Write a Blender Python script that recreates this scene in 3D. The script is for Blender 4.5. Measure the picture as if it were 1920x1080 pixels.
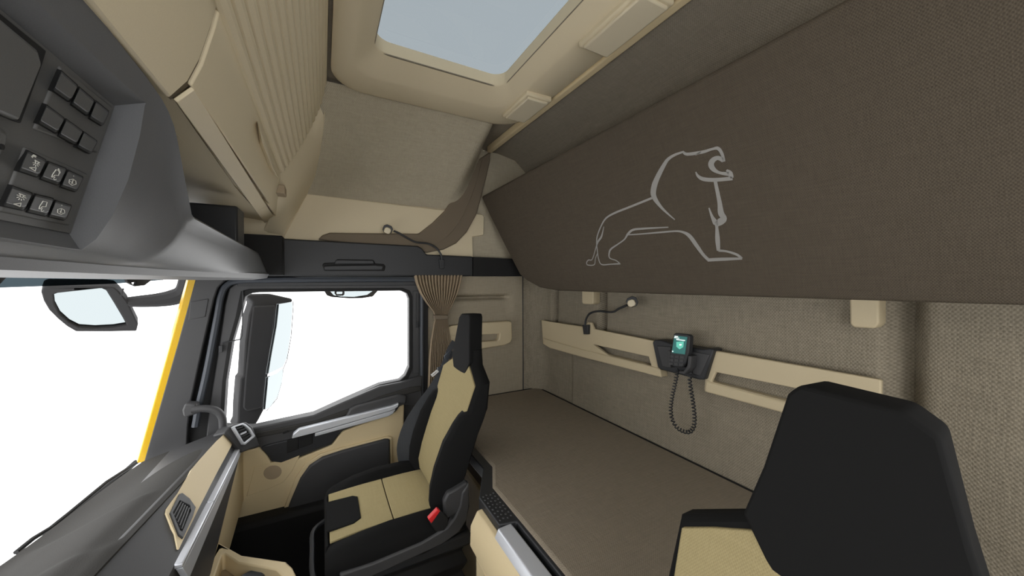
import bpy, bmesh, math, random
from mathutils import Vector as V, Matrix, Euler
from mathutils.geometry import tessellate_polygon
random.seed(4)
for o in list(bpy.data.objects): bpy.data.objects.remove(o)
S = bpy.context.scene; COL = S.collection

# ---------------------------------------------------------------- camera, sky, exposure
EZ = 1.45
FPX = 663.0
cam = bpy.data.cameras.new('camera'); camo = bpy.data.objects.new('camera', cam); COL.objects.link(camo)
cam.sensor_width = 36; cam.lens = FPX/1920*36; cam.clip_start = 0.02; cam.clip_end = 100
camo.location = (0, 0, EZ)
camo.rotation_euler = (math.radians(90-0.864), 0, math.radians(-118.2))
S.camera = camo
w = bpy.data.worlds.new('daylight'); S.world = w; w.use_nodes = True
bg = w.node_tree.nodes['Background']; bg.inputs[0].default_value = (1.0, 1.0, 1.0, 1); bg.inputs[1].default_value = 2.4
S.view_settings.view_transform = 'Standard'; S.view_settings.look = 'None'
S.view_settings.exposure = 0.42; S.view_settings.gamma = 1; S.view_settings.use_curve_mapping = False
S.cycles.max_bounces = 12; S.cycles.diffuse_bounces = 8; S.cycles.transparent_max_bounces = 12

RM = camo.rotation_euler.to_matrix()
def ray(px, py): return RM @ V(((px-960)/FPX, -(py-540)/FPX, -1))
def at(px, py, X=None, Y=None, Z=None, pl=None):
    """point where the line of sight of a pixel of the photo meets a plane of the cab (Z absolute)"""
    d = ray(px, py); e = V((0, 0, EZ))
    if X is not None: t = X/d.x
    elif Y is not None: t = Y/d.y
    elif Z is not None: t = (Z-EZ)/d.z
    else: t = (pl[0]-e).dot(pl[1])/d.dot(pl[1])
    return e+d*t
def PP(pts, **k): return [at(x, y, **k) for x, y in pts]
def plane3(a, b, c): a, b, c = V(a), V(b), V(c); return (a, (b-a).cross(c-a).normalized())

# ---------------------------------------------------------------- materials
def lin(c):
    return tuple(((x/255)/12.92 if x/255 <= .04045 else ((x/255+.055)/1.055)**2.4) for x in c)+(1,)
def nn(nt, t, **k):
    n = nt.nodes.new(t)
    for a, b in k.items(): setattr(n, a, b)
    return n
def mth(nt, op, a, b=None):
    n = nt.nodes.new('ShaderNodeMath'); n.operation = op
    for i, x in enumerate((a, b)):
        if x is None: continue
        if isinstance(x, (int, float)): n.inputs[i].default_value = x
        else: nt.links.new(x, n.inputs[i])
    return n.outputs[0]
def plastic(name, col, rough=.55, grain=900, bump=.15, metal=0, var=.06, spec=.35):
    m = bpy.data.materials.new(name); m.use_nodes = True; nt = m.node_tree; b = nt.nodes['Principled BSDF']
    b.inputs['Roughness'].default_value = rough; b.inputs['Metallic'].default_value = metal
    b.inputs['Specular IOR Level'].default_value = spec
    tc = nn(nt, 'ShaderNodeTexCoord'); no = nn(nt, 'ShaderNodeTexNoise'); no.inputs['Scale'].default_value = grain
    no.inputs['Detail'].default_value = 2
    nt.links.new(tc.outputs['Object'], no.inputs['Vector'])
    mx = nn(nt, 'ShaderNodeMix', data_type='RGBA')
    c = lin(col); mx.inputs[6].default_value = tuple(x*(1-var) for x in c[:3])+(1,); mx.inputs[7].default_value = tuple(min(1, x*(1+var)) for x in c[:3])+(1,)
    nt.links.new(no.outputs['Fac'], mx.inputs[0]); nt.links.new(mx.outputs[2], b.inputs['Base Color'])
    if bump:
        bp = nn(nt, 'ShaderNodeBump'); bp.inputs['Strength'].default_value = bump; bp.inputs['Distance'].default_value = .001
        nt.links.new(no.outputs['Fac'], bp.inputs['Height']); nt.links.new(bp.outputs[0], b.inputs['Normal'])
    return m
def fabric(name, col, col2, u='Y', v='Z', cell=.0042, bump=.5, mode='knit', rough=.95):
    """woven cloth: two crossed sine waves over the named axes plus fibre noise"""
    m = bpy.data.materials.new(name); m.use_nodes = True; nt = m.node_tree; b = nt.nodes['Principled BSDF']
    b.inputs['Roughness'].default_value = rough; b.inputs['Specular IOR Level'].default_value = .08
    tc = nn(nt, 'ShaderNodeTexCoord'); sp = nn(nt, 'ShaderNodeSeparateXYZ'); nt.links.new(tc.outputs['Object'], sp.inputs[0])
    k = math.pi/cell
    ax = {'X': 0, 'Y': 1, 'Z': 2}
    def threads(along, across, seed):
        mp = nn(nt, 'ShaderNodeMapping'); sc = [60, 60, 60]; sc[ax[along]] = 22; sc[ax[across]] = 1.15/cell
        mp.inputs['Scale'].default_value = sc; mp.inputs['Location'].default_value = (seed, seed*.7, seed*1.3)
        nt.links.new(tc.outputs['Object'], mp.inputs['Vector'])
        n = nn(nt, 'ShaderNodeTexNoise'); n.inputs['Scale'].default_value = 1; n.inputs['Detail'].default_value = 2
        nt.links.new(mp.outputs[0], n.inputs['Vector']); return n.outputs['Fac']
    t1 = threads(u, v, 3.1); t2 = threads(v, u, 9.7)
    U = mth(nt, 'ADD', mth(nt, 'MULTIPLY', sp.outputs[u], k), mth(nt, 'MULTIPLY', t2, 2.0))
    W = mth(nt, 'ADD', mth(nt, 'MULTIPLY', sp.outputs[v], k*(.8 if mode == 'knit' else .8)), mth(nt, 'MULTIPLY', t1, 2.0))
    h = mth(nt, 'MULTIPLY', mth(nt, 'SINE', U), mth(nt, 'SINE', W))
    h = mth(nt, 'MULTIPLY_ADD', h, .5); h.node.inputs[2].default_value = .5
    hh = mth(nt, 'ADD', mth(nt, 'MULTIPLY', h, .42), mth(nt, 'MULTIPLY', mth(nt, 'ADD', t1, t2), .45))
    mx = nn(nt, 'ShaderNodeMix', data_type='RGBA'); mx.inputs[6].default_value = lin(col2); mx.inputs[7].default_value = lin(col)
    nt.links.new(mth(nt, 'SUBTRACT', hh, .1), mx.inputs[0]); nt.links.new(mx.outputs[2], b.inputs['Base Color'])
    bp = nn(nt, 'ShaderNodeBump'); bp.inputs['Strength'].default_value = bump; bp.inputs['Distance'].default_value = .002
    nt.links.new(hh, bp.inputs['Height']); nt.links.new(bp.outputs[0], b.inputs['Normal'])
    return m
def glassy(name, tint, refl=.06):
    m = bpy.data.materials.new(name); m.use_nodes = True; nt = m.node_tree; nt.nodes.clear()
    out = nn(nt, 'ShaderNodeOutputMaterial'); t = nn(nt, 'ShaderNodeBsdfTransparent'); g = nn(nt, 'ShaderNodeBsdfGlossy')
    t.inputs[0].default_value = tint; g.inputs['Roughness'].default_value = .02
    g.inputs[0].default_value = (1, 1, 1, 1)
    mx = nn(nt, 'ShaderNodeMixShader'); mx.inputs[0].default_value = refl
    nt.links.new(t.outputs[0], mx.inputs[1]); nt.links.new(g.outputs[0], mx.inputs[2]); nt.links.new(mx.outputs[0], out.inputs[0])
    return m
def glow(name, col, st):
    m = bpy.data.materials.new(name); m.use_nodes = True; b = m.node_tree.nodes['Principled BSDF']
    b.inputs['Base Color'].default_value = lin(col); b.inputs['Emission Color'].default_value = lin(col); b.inputs['Emission Strength'].default_value = st
    b.inputs['Roughness'].default_value = .3
    return m
M = dict(
 tan=plastic('tan_plastic', (208, 195, 166), .6), tan_mid=plastic('tan_rail_plastic', (190, 176, 146), .6), inlay=plastic('tan_dash_inlay', (226, 208, 170), .6), tan_deep=plastic('tan_plastic_warm', (206, 188, 150), .6),
 tan_pale=plastic('pale_tan_plastic', (205, 194, 168), .55), taupe=plastic('taupe_plastic', (160, 143, 118), .6),
 grey=plastic('grey_leathergrain_plastic', (58, 57, 55), .85, 420, .6, spec=.1),
 console=plastic('grey_console_plastic', (92, 93, 95), .5, 700, .12, spec=.5),
 panel=plastic('grey_panel_plastic', (90, 90, 89), .5, 700, .1),
 key=plastic('dark_switch_plastic', (82, 83, 84), .42, 900, .08, spec=.5),
 dark=plastic('dark_plastic', (62, 62, 63), .5, 700, .2), black=plastic('black_plastic', (42, 43, 45), .45, 700, .15),
 soot=plastic('matte_black_plastic', (24, 24, 24), .75, 500, .1), seal=plastic('rubber_seal', (64, 68, 74), .45, 400, .05),
 silver=plastic('brushed_silver', (206, 209, 215), .38, 900, .03, metal=.45, var=.02), paint=plastic('yellow_paint', (196, 156, 14), .3, 200, 0, spec=.3),
 icon=plastic('white_print', (215, 215, 208), .5, 300, 0), red=plastic('red_button', (206, 40, 44), .35, 300, 0),
 emblem=plastic('grey_reflective_print', (138, 136, 132), .6, 400, 0, var=.02),
 ext=plastic('exterior_dark_plastic', (50, 50, 51), .85, 500, .1, spec=.1),
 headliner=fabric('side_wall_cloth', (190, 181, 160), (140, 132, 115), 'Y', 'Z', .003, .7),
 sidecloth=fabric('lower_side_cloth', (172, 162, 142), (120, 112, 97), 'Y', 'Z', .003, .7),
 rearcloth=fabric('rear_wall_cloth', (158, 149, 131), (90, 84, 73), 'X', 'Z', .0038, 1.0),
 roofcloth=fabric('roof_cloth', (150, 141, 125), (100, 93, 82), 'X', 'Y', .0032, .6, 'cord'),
 bunk=fabric('bunk_cover_cloth', (90, 82, 71), (60, 54, 46), 'X', 'Z', .0022, .5),
 mattress=fabric('mattress_cloth', (152, 141, 124), (104, 96, 84), 'X', 'Y', .0026, .7),
 seat_tan=fabric('tan_seat_cloth', (160, 147, 110), (130, 118, 85), 'X', 'Z', .0019, .3),
 seat_top=fabric('tan_cushion_cloth', (174, 160, 121), (143, 131, 95), 'X', 'Y', .0019, .3),
 seat_black=plastic('black_seat_cloth', (21, 21, 21), .9, 1100, .15, spec=.15),
 curtain=fabric('curtain_cloth', (150, 134, 112), (126, 112, 93), 'Y', 'Z', .002, .2),
 webbing=fabric('belt_webbing', (66, 68, 70), (44, 45, 47), 'Y', 'Z', .002, .3),
 liner=plastic('brown_felt', (112, 101, 86), .9, 500, .3), carpet=plastic('dark_floor_carpet', (40, 36, 32), .95, 300, .6),
 pane=glassy('clear_glass', (1, 1, 1, 1), .0), hatch=glassy('smoked_hatch_glass', (.345, .368, .381, 1), .02),
 visor=glassy('smoked_visor_acrylic', (.165, .195, .21, 1), .0),
 screen=glow('screen_teal', (34, 92, 88), .5), screen_lit=glow('screen_light', (96, 190, 170), .35), screen_white=glow('screen_white', (230, 240, 238), .4),
)
def mirror_mat():
    m = bpy.data.materials.new('mirror_silvering'); m.use_nodes = True; b = m.node_tree.nodes['Principled BSDF']
    b.inputs['Base Color'].default_value = (.25, .278, .285, 1); b.inputs['Metallic'].default_value = 1; b.inputs['Roughness'].default_value = .03
    return m
M['mirror'] = mirror_mat()

# ---------------------------------------------------------------- mesh helpers
OFF = {}
class MB:
    def __init__(s): s.v = []; s.f = []
    def add(s, vs, fs):
        n = len(s.v); s.v += [V(p) for p in vs]; s.f += [tuple(i+n for i in f) for f in fs]; return s
    def prism(s, poly, vec, holes=()):
        """flat outline (3D points, with optional holes) given real thickness along vec"""
        loops = [list(map(V, poly))]+[list(map(V, h)) for h in holes]; vec = V(vec)
        flat = [p for l in loops for p in l]; n = len(flat); tris = tessellate_polygon(loops)
        fs = []
        if not holes: fs += [tuple(range(n)), tuple(range(2*n-1, n-1, -1))]
        else: fs += [tuple(t) for t in tris]+[tuple(i+n for i in reversed(t)) for t in tris]
        k = 0
        for l in loops:
            m = len(l)
            for i in range(m): a = k+i; b = k+(i+1) % m; fs.append((a, b, b+n, a+n))
            k += m
        return s.add(flat+[p+vec for p in flat], fs)
    def box(s, lo, hi):
        x0, y0, z0 = lo; x1, y1, z1 = hi
        vs = [(x, y, z) for x in (x0, x1) for y in (y0, y1) for z in (z0, z1)]
        return s.add(vs, [(0, 1, 3, 2), (4, 6, 7, 5), (0, 4, 5, 1), (2, 3, 7, 6), (0, 2, 6, 4), (1, 5, 7, 3)])
    def loft(s, rings, closed=True, caps=True):
        n = len(rings[0]); fs = []
        for r in range(len(rings)-1):
            for i in range(n if closed else n-1):
                j = (i+1) % n; fs.append((r*n+i, r*n+j, (r+1)*n+j, (r+1)*n+i))
        if caps and closed: fs += [tuple(range(n-1, -1, -1)), tuple(range((len(rings)-1)*n, len(rings)*n))]
        return s.add([p for r in rings for p in r], fs)
    def tube(s, path, r, n=10, up=(0, 0, 1)):
        path = [V(p) for p in path]; rings = []
        rr = r if isinstance(r, (list, tuple)) else [r]*len(path)
        t0 = (path[1]-path[0]).normalized(); nrm = t0.cross(V(up)); nrm = (nrm if nrm.length > .01 else t0.cross(V((1, 0, 0)))).normalized()
        for i, p in enumerate(path):
            t = (path[min(i+1, len(path)-1)]-path[max(i-1, 0)]).normalized()
            nrm = (nrm-t*nrm.dot(t)).normalized(); b = t.cross(nrm)
            rings.append([p+(nrm*math.cos(2*math.pi*k/n)+b*math.sin(2*math.pi*k/n))*rr[i] for k in range(n)])
        return s.loft(rings)
    def sheet(s, rows, thick=None):
        """grid of points; thick = vector for a solid sheet"""
        nr = len(rows); nc = len(rows[0]); vs = [V(p) for r in rows for p in r]; n = len(vs)
        fs = [(i*nc+j, i*nc+j+1, (i+1)*nc+j+1, (i+1)*nc+j) for i in range(nr-1) for j in range(nc-1)]
        if thick is not None:
            t = V(thick); vs = vs+[p+t for p in vs]; fs += [tuple(k+n for k in reversed(f)) for f in fs]
            edge = [j for j in range(nc)]+[i*nc+nc-1 for i in range(1, nr)]+[(nr-1)*nc+j for j in range(nc-2, -1, -1)]+[i*nc for i in range(nr-2, 0, -1)]
            for a, b in zip(edge, edge[1:]+edge[:1]): fs.append((a, b, b+n, a+n))
        return s.add(vs, fs)
    def ribbon(s, pts, nrm, lift=.0, thick=.001):
        """stroke: list of (3D point, half width) laid on a surface with normal nrm"""
        nrm = V(nrm).normalized(); L = []; R = []
        for i, (p, h) in enumerate(pts):
            t = (pts[min(i+1, len(pts)-1)][0]-pts[max(i-1, 0)][0]).normalized(); sd = nrm.cross(t).normalized()
            L.append(p+sd*h+nrm*lift); R.append(p-sd*h+nrm*lift)
        rings = [[L[i], R[i], R[i]+nrm*thick, L[i]+nrm*thick] for i in range(len(L))]
        return s.loft(rings)
    def build(s, name, mat, parent=None, bevel=0, smooth=True, seg=2, ang=32, sub=0, kind=None):
        me = bpy.data.meshes.new(name); off = OFF.get(parent, V((0, 0, 0))) if parent else None
        if parent is None:
            xs = [p.x for p in s.v]; ys = [p.y for p in s.v]; zs = [p.z for p in s.v]
            off = V(((min(xs)+max(xs))/2, (min(ys)+max(ys))/2, min(zs)))
        me.from_pydata([tuple(p-off) for p in s.v], [], s.f); me.validate()
        bm = bmesh.new(); bm.from_mesh(me); bmesh.ops.recalc_face_normals(bm, faces=bm.faces); bm.to_mesh(me); bm.free()
        me.materials.append(M[mat] if isinstance(mat, str) else mat)
        o = bpy.data.objects.new(name, me); COL.objects.link(o); OFF[o] = off
        if parent: o.parent = parent
        else: o.location = off
        if bevel:
            b = o.modifiers.new('bevel', 'BEVEL'); b.width = bevel; b.segments = seg; b.limit_method = 'ANGLE'; b.angle_limit = math.radians(30); b.harden_normals = False
        if sub:
            b = o.modifiers.new('sub', 'SUBSURF'); b.levels = sub; b.render_levels = sub
        if smooth:
            me.shade_smooth(); me.set_sharp_from_angle(angle=math.radians(ang if not bevel else 60))
        if kind: o['kind'] = kind
        return o
def tag(o, label, cat, group=None):
    o['label'] = label; o['category'] = cat
    if group: o['group'] = group
    return o
def thing(name, loc, label, cat, group=None):
    o = bpy.data.objects.new(name, None); COL.objects.link(o); o.location = loc; o.empty_display_size = .05; OFF[o] = V(loc)
    return tag(o, label, cat, group)
def struct(o): o['kind'] = 'structure'; return o
def lerp(a, b, t): return a+(b-a)*t
def interp(x, tab):
    if x <= tab[0][0]: return tab[0][1:]
    for a, b in zip(tab, tab[1:]):
        if x <= b[0]:
            t = (x-a[0])/(b[0]-a[0]); return tuple(lerp(p, q, t) for p, q in zip(a[1:], b[1:]))
    return tab[-1][1:]
def smooth01(t): t = max(0, min(1, t)); return t*t*(3-2*t)
def spline(pts, n=6):
    """Catmull-Rom through tuples"""
    out = []; P = [tuple(pts[0])]+[tuple(p) for p in pts]+[tuple(pts[-1])]
    for i in range(1, len(P)-2):
        for k in range(n):
            t = k/n
            out.append(tuple(.5*((2*b)+(c-a)*t+(2*a-5*b+4*c-d)*t*t+(3*b-a-3*c+d)*t**3) for a, b, c, d in zip(P[i-1], P[i], P[i+1], P[i+2])))
    out.append(tuple(P[-2])); return out
def rrect(x0, x1, y0, y1, r, z, n=8):
    out = []
    for cx, cy, a0 in ((x1-r, y1-r, 0), (x0+r, y1-r, 90), (x0+r, y0+r, 180), (x1-r, y0+r, 270)):
        for k in range(n+1):
            a = math.radians(a0+90*k/n); out.append(V((cx+r*math.cos(a), cy+r*math.sin(a), z)))
    return out
def R(z): return EZ+z

# ================================================================ SETTING
# floor
struct(MB().box((-.6, -1.3, -.05), (1.86, .52, 0)).build('floor', 'carpet', smooth=False))

# rear wall with rounded corner and moulded grooves
def rear_wall():
    path = [(1.8, -1.036-.0)]+[(1.69+.11*math.cos(math.radians(-a)), -1.04+.11*math.sin(math.radians(-a))) for a in range(0, 91, 10)]
    x = 1.68
    while x > -.6: path.append((x, -1.15)); x -= .006
    zs = [.70+i*.0135 for i in range(101)]
    rows = []
    for z in zs:
        row = []
        for (px_, py_) in path:
            d = 0
            if py_ < -1.149:
                up = smooth01((z-1.16)/.10)*(1-smooth01((z-1.55)/.06))
                g = lambda c, s_: math.exp(-((px_-c)/s_)**2)
                d -= .012*up*smooth01((1.665-px_)/.02)*smooth01((px_-1.36)/.25)+.05*g(1.648, .016)*up+.05*g(1.262, .016)*up
                d -= .012*up*smooth01((1.285-px_)/.02)*smooth01((px_-.75)/.45)
                d -= (.015*smooth01((.305-px_)/.025)*smooth01((px_-.12)/.14)+.06*g(.285, .022))*smooth01((z-.85)/.1)
                d += .006*smooth01((1.48-px_)/.02)*(1-smooth01((z-1.12)/.03))
            row.append((px_, py_+d, z))
        rows.append(row)
    return struct(MB().sheet(rows, (0.0, -.03, 0)).build('wall_rear', 'rearcloth', ang=60))
rear_wall()
# driver side wall with an opening enlarged to let light onto the ceiling, out of frame to the left
lw = [V((-.45, y, z)) for y, z in ((-1.2, 0), (.55, 0), (.60, .78), (.44, 1.48), (.50, 2.2), (-1.2, 2.2))]
lh = [V((-.45, y, z)) for y, z in ((-.95, .9), (.45, .85), (.33, 1.42), (.2, 2.0), (-.95, 2.0))]
struct(MB().prism(lw, (-.05, 0, 0), [lh]).build('wall_left', 'tan', smooth=False))

# passenger side wall behind the door, with a shallow moulded groove
rows = []
for i in range(120):
    z = .70+i*(1.49-.70)/119; row = []
    for j in range(60):
        y = -1.037+j*(.585)/59
        g = math.exp(-((z-1.365)/.02)**2)*smooth01((y+.98)/.06)*smooth01((-.58-y)/.05)
        g2 = smooth01((y+.97)/.05)*smooth01((z-1.12)/.04)*(1-smooth01((z-1.35)/.03))*smooth01((-.5-y)/.05)
        rec = smooth01((1.385-z)/.018)*smooth01((z-1.16)/.20)*smooth01((y+.99)/.07)*smooth01((-.55-y)/.05)
        row.append((1.8+.014*rec+.04*math.exp(-((z-1.368)/.012)**2)*smooth01((y+.97)/.06)*smooth01((-.58-y)/.05), y, z))
    rows.append(row)
struct(MB().sheet(rows, (.03, 0, 0)).build('wall_right', 'sidecloth', ang=60))
struct(MB().prism(PP([(979.5, 518), (981, 518), (982, 735), (980.5, 735)], X=1.7985), (.002, 0, 0)).build('trim_1', 'dark'))

# upper side wall / head lining: slopes in over the door, turns upright over the bunk
def upper_side(y, t):
    a = (lerp(1.80, 1.44, t**1.12), lerp(1.835, R(.722), t))
    b = (1.80-.01*t, lerp(1.835, R(.722), t))
    w_ = smooth01((lerp(-.56, -.67, t)-y)/.11)
    return lerp(a[0], b[0], w_), lerp(a[1], b[1], w_)
rows = []
for i in range(34):
    t = i/33; row = []
    for j in range(70):
        y = .30-j*1.46/69; x, z = upper_side(y, t); row.append((x, y, z))
    rows.append(row)
struct(MB().sheet(rows, (.03, 0, .01)).build('wall_right_upper', 'headliner', ang=60))
struct(MB().box((1.806, -1.15, R(.30)), (1.83, .55, R(.50))).build('wall_right_backing', 'tan', smooth=False))
struct(MB().box((1.80, .10, R(.05)), (1.83, .42, R(.74))).build('wall_right_front', 'tan', smooth=False))
struct(MB().prism(PP([(880, 390), (985, 390), (985, 525), (880, 525)], X=1.805), (.02, 0, 0)).build('wall_right_panel', 'headliner'))

# roof: frame opening left free for the hatch
o_ = [V((-.6, .5, R(.735))), V((1.86, .5, R(.735))), V((1.86, -.83, R(.735))), V((-.6, -.83, R(.735)))]
h_ = [V((.26, -.603, R(.735))), V((1.205, -.603, R(.735))), V((1.205, -.148, R(.735))), V((.26, -.148, R(.735)))]
struct(MB().prism(o_, (0, 0, .03), [h_]).build('ceiling', 'roofcloth', smooth=False))
struct(MB().sheet([[(-.6+j*.0615, -.80, R(.735)) for j in range(41)], [(-.6+j*.0615, -.98, R(.70)) for j in range(41)], [(-.6+j*.0615, -1.10, R(.60)) for j in range(41)], [(-.6+j*.0615, -1.15, R(.50)) for j in range(41)]], (0, -.02, .02)).build('ceiling_rear', 'roofcloth', ang=60))

# windscreen
WB = [(1.80, .60), (1.565, .655), (1.37, .68), (1.1, .70), (.5, .73), (-.6, .73)]
WT = [(1.76, .44), (1.565, .50), (1.37, .53), (1.1, .555), (.5, .58), (-.6, .58)]
win = struct(MB().sheet([[(x, y, R(-.69)) for x, y in WB], [(x, y, R(.05)) for x, y in WT]], (0, .005, 0)).build('window_1', 'pane', ang=60))

# A-pillar: body metal outside, trim inside
AP = plane3((1.76, .44, R(.02)), (1.80, .60, R(-.69)), (1.80, .2, R(-.3)))
pil = MB().prism(PP([(440, 512), (369, 512), (334, 640), (264, 885), (300, 885), (350, 840), (352, 800), (357, 757), (378, 660), (401, 560), (408, 540), (420, 527), (440, 520)], pl=AP), (.07, .0, 0)).build('trim_2', 'dark', bevel=.004)
struct(pil)
MB().prism(PP([(357, 566), (391, 560), (385, 594), (353, 600)], pl=(AP[0]-V((.003, 0, 0)), AP[1])), (.01, 0, 0)).build('tweeter_cover', 'dark', pil, bevel=.002)
struct(MB().prism(PP([(357, 512), (372, 512), (275, 868), (257, 868)], pl=(AP[0]+V((.002, 0, 0)), AP[1])), (.05, .02, 0)).build('trim_3', 'paint', bevel=.003))
# body frame behind the door edges
for nm, pts, X in (('trim_5', [(786, 518), (803, 518), (803, 900), (786, 900)], 1.785),):
    struct(MB().prism(PP(pts, X=X), (.05, 0, 0)).build(nm, 'soot', bevel=.003))
def seal(name, path, r, mat, X):
    return struct(MB().tube([at(x, y, X=X) for x, y in spline(path, 8)], r, 8).build(name, mat))
seal('trim_6', [(366, 800), (374, 757), (389, 690), (407, 595), (414, 556), (424, 536), (445, 527), (500, 525), (640, 524), (786, 524)], .012, 'seal', 1.79)
seal('trim_7', [(789, 524), (791, 560), (791, 640), (791, 720), (790, 800)], .009, 'seal', 1.785)

# ================================================================ PASSENGER DOOR
door = struct(bpy.data.objects.new('door_1', None)); COL.objects.link(door); door.location = (1.82, .0, 0); OFF[door] = V((1.82, 0, 0))
hole = [(460, 556), (470, 550), (486, 548), (752, 545), (763, 550), (767, 560), (767, 688), (760, 704), (750, 713), (712, 721), (680, 735), (646, 750), (587, 777), (472, 802), (419, 800), (424, 715), (436, 640), (449, 596)]
outer = [(430, 540), (442, 532), (470, 530), (786, 530), (788, 760), (788, 900), (470, 1010), (378, 900), (392, 770), (412, 640), (422, 570)]
struct(MB().prism(PP([(385, 500), (800, 500), (800, 900), (320, 1000), (335, 800), (370, 660)], X=1.835), (.015, 0, 0), [PP(hole, X=1.835)]).build('trim_4', 'soot', smooth=False))
MB().prism(PP(outer, X=1.80), (.05, 0, 0), [PP(hole, X=1.80)]).build('window_frame', 'dark', door, bevel=.004)
inner = [(452, 546), (468, 542), (755, 540), (768, 545), (773, 556), (773, 690), (764, 712), (752, 721), (714, 728), (648, 757), (590, 783), (472, 809), (411, 806), (417, 715), (429, 640), (442, 594)]
MB().prism(PP(inner, X=1.80), (-.006, 0, 0), [PP(hole, X=1.80)]).build('window_seal', 'soot', door, bevel=.002)
MB().prism(PP([(445, 530), (786, 528), (786, 535), (445, 537)], X=1.795), (.02, 0, 0)).build('frame_lip', 'black', door, bevel=.002)
MB().prism(PP([(775, 545), (788, 545), (788, 700), (775, 700)], X=1.796), (.02, 0, 0)).build('frame_lip', 'dark', door, bevel=.003)
MB().tube(PP([(781, 550), (781, 612)], X=1.79), .0018, 6).build('blind_cord', 'black', door)
MB().prism(PP([(779, 603), (784, 603), (784, 614), (779, 614)], X=1.79), (-.006, 0, 0)).build('cord_grip', 'black', door, bevel=.001)
MB().prism(PP(hole, X=1.825), (.004, 0, 0)).build('window_glass', 'pane', door)
# upper dark section with armrest and switch deck
up = [(452, 806), (472, 803), (587, 779), (646, 753), (712, 725), (752, 717), (792, 704), (792, 765), (758, 760), (742, 772), (642, 808), (632, 820), (622, 834), (560, 858), (527, 872), (511, 869), (500, 853), (486, 838), (470, 850), (445, 850)]
MB().prism(PP(up, X=1.772), (.04, 0, 0)).build('upper_panel', 'dark', door, bevel=.006)
MB().prism(PP([(478, 812), (590, 790), (660, 765), (712, 744), (770, 726), (790, 724), (790, 733), (716, 752), (662, 774), (592, 799), (480, 822)], X=1.764), (.02, 0, 0)).build('ledge', 'grey', door, bevel=.004)
MB().prism(PP([(648, 783), (656, 768), (668, 762), (745, 741), (762, 742), (762, 757), (652, 787)], X=1.742), (.04, 0, 0)).build('armrest_pad', 'dark', door, bevel=.008)
MB().prism(PP([(488, 840), (496, 836), (545, 824), (592, 812), (640, 800), (632, 818), (622, 831), (560, 855), (527, 868), (511, 866), (501, 853)], X=1.762), (.02, 0, 0)).build('pull_pocket', 'black', door, bevel=.004)
MB().prism(PP([(538, 826), (560, 820), (560, 842), (538, 850)], X=1.757), (.01, 0, 0)).build('window_switch', 'soot', door, bevel=.002)
MB().prism(PP([(562, 819), (586, 813), (586, 832), (562, 841)], X=1.757), (.01, 0, 0)).build('window_switch', 'soot', door, bevel=.002)
MB().prism(PP([(530, 810), (540, 806), (541, 810), (531, 814)], X=1.76), (-.003, 0, 0)).build('lock_slot', 'soot', door, bevel=.001)
MB().prism(PP([(562, 802), (590, 793), (588, 799), (562, 807)], X=1.758), (-.004, 0, 0)).build('door_opener', 'grey', door, bevel=.001)
MB().prism(PP([(547, 823), (549, 815), (560, 806), (735, 762), (748, 757), (746, 763), (738, 769), (590, 812)], X=1.72), (.03, 0, 0)).build('grab_rail', 'silver', door, bevel=.003)
MB().prism(PP([(591, 812), (742, 768), (737, 776), (728, 781), (598, 817), (590, 819)], X=1.728), (.03, 0, 0)).build('grab_rail', 'silver', door, bevel=.003)
tanp = [(440, 850), (486, 839), (500, 854), (510, 870), (527, 873), (560, 860), (622, 835), (633, 820), (643, 809), (742, 773), (749, 762), (758, 758), (755, 930), (640, 985), (525, 986), (432, 1013), (395, 1000)]
MB().prism(PP(tanp, X=1.768), (.05, 0, 0)).build('lower_panel', 'tan_deep', door, bevel=.006)
MB().prism(PP([(731, 824), (722, 824), (640, 846), (604, 858), (580, 874), (563, 898), (545, 940), (527, 988), (640, 1005), (733, 960)], X=1.745), (.04, 0, 0)).build('map_pocket', 'dark', door, bevel=.008)
MB().prism(PP([(735, 820), (728, 818), (640, 840), (600, 852), (572, 871), (553, 898), (520, 986), (527, 988), (545, 940), (563, 898), (580, 874), (604, 858), (640, 846), (731, 824), (732, 900), (737, 900)], X=1.757), (.02, 0, 0)).build('pocket_rim', 'tan_deep', door, bevel=.003)
MB().prism(PP([(477, 876), (562, 854), (548, 883), (532, 904), (502, 918), (462, 931)], X=1.766), (.02, 0, 0)).build('speaker_cover', 'tan_deep', door, bevel=.002)
MB().prism([at(511+17*math.cos(a*math.pi/16), 886+13*math.sin(a*math.pi/16)-(math.cos(a*math.pi/16))*2, X=1.7645) for a in range(32)], (.01, 0, 0)).build('speaker_grille', 'taupe', door, bevel=.001)
MB().prism(PP([(400, 1000), (760, 880), (770, 1100), (400, 1150)], X=1.79), (.05, 0, 0)).build('lower_trim', 'soot', door, bevel=.01)
# footwell sides in black
struct(MB().box((1.70, -.45, .0), (1.80, .5, .50)).build('trim_8', 'soot', bevel=.02))
struct(MB().box((-.6, .38, 0), (1.8, .5, .70)).build('trim_9', 'soot', smooth=False))

# quarter-window lead inside the glass
cr = thing('mirror_wire', at(440, 640, X=1.815), 'thin dark wire bent beside the front edge of the passenger window', 'wire')
MB().tube(PP([(455, 545), (455, 628), (452, 636), (437, 639), (418, 643), (414, 660)], X=1.79), .0024, 6).build('wire', 'black', cr)
MB().prism(PP([(411, 648), (418, 647), (418, 660), (411, 661)], X=1.79), (-.01, 0, 0)).build('plug', 'black', cr, bevel=.001)

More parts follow.
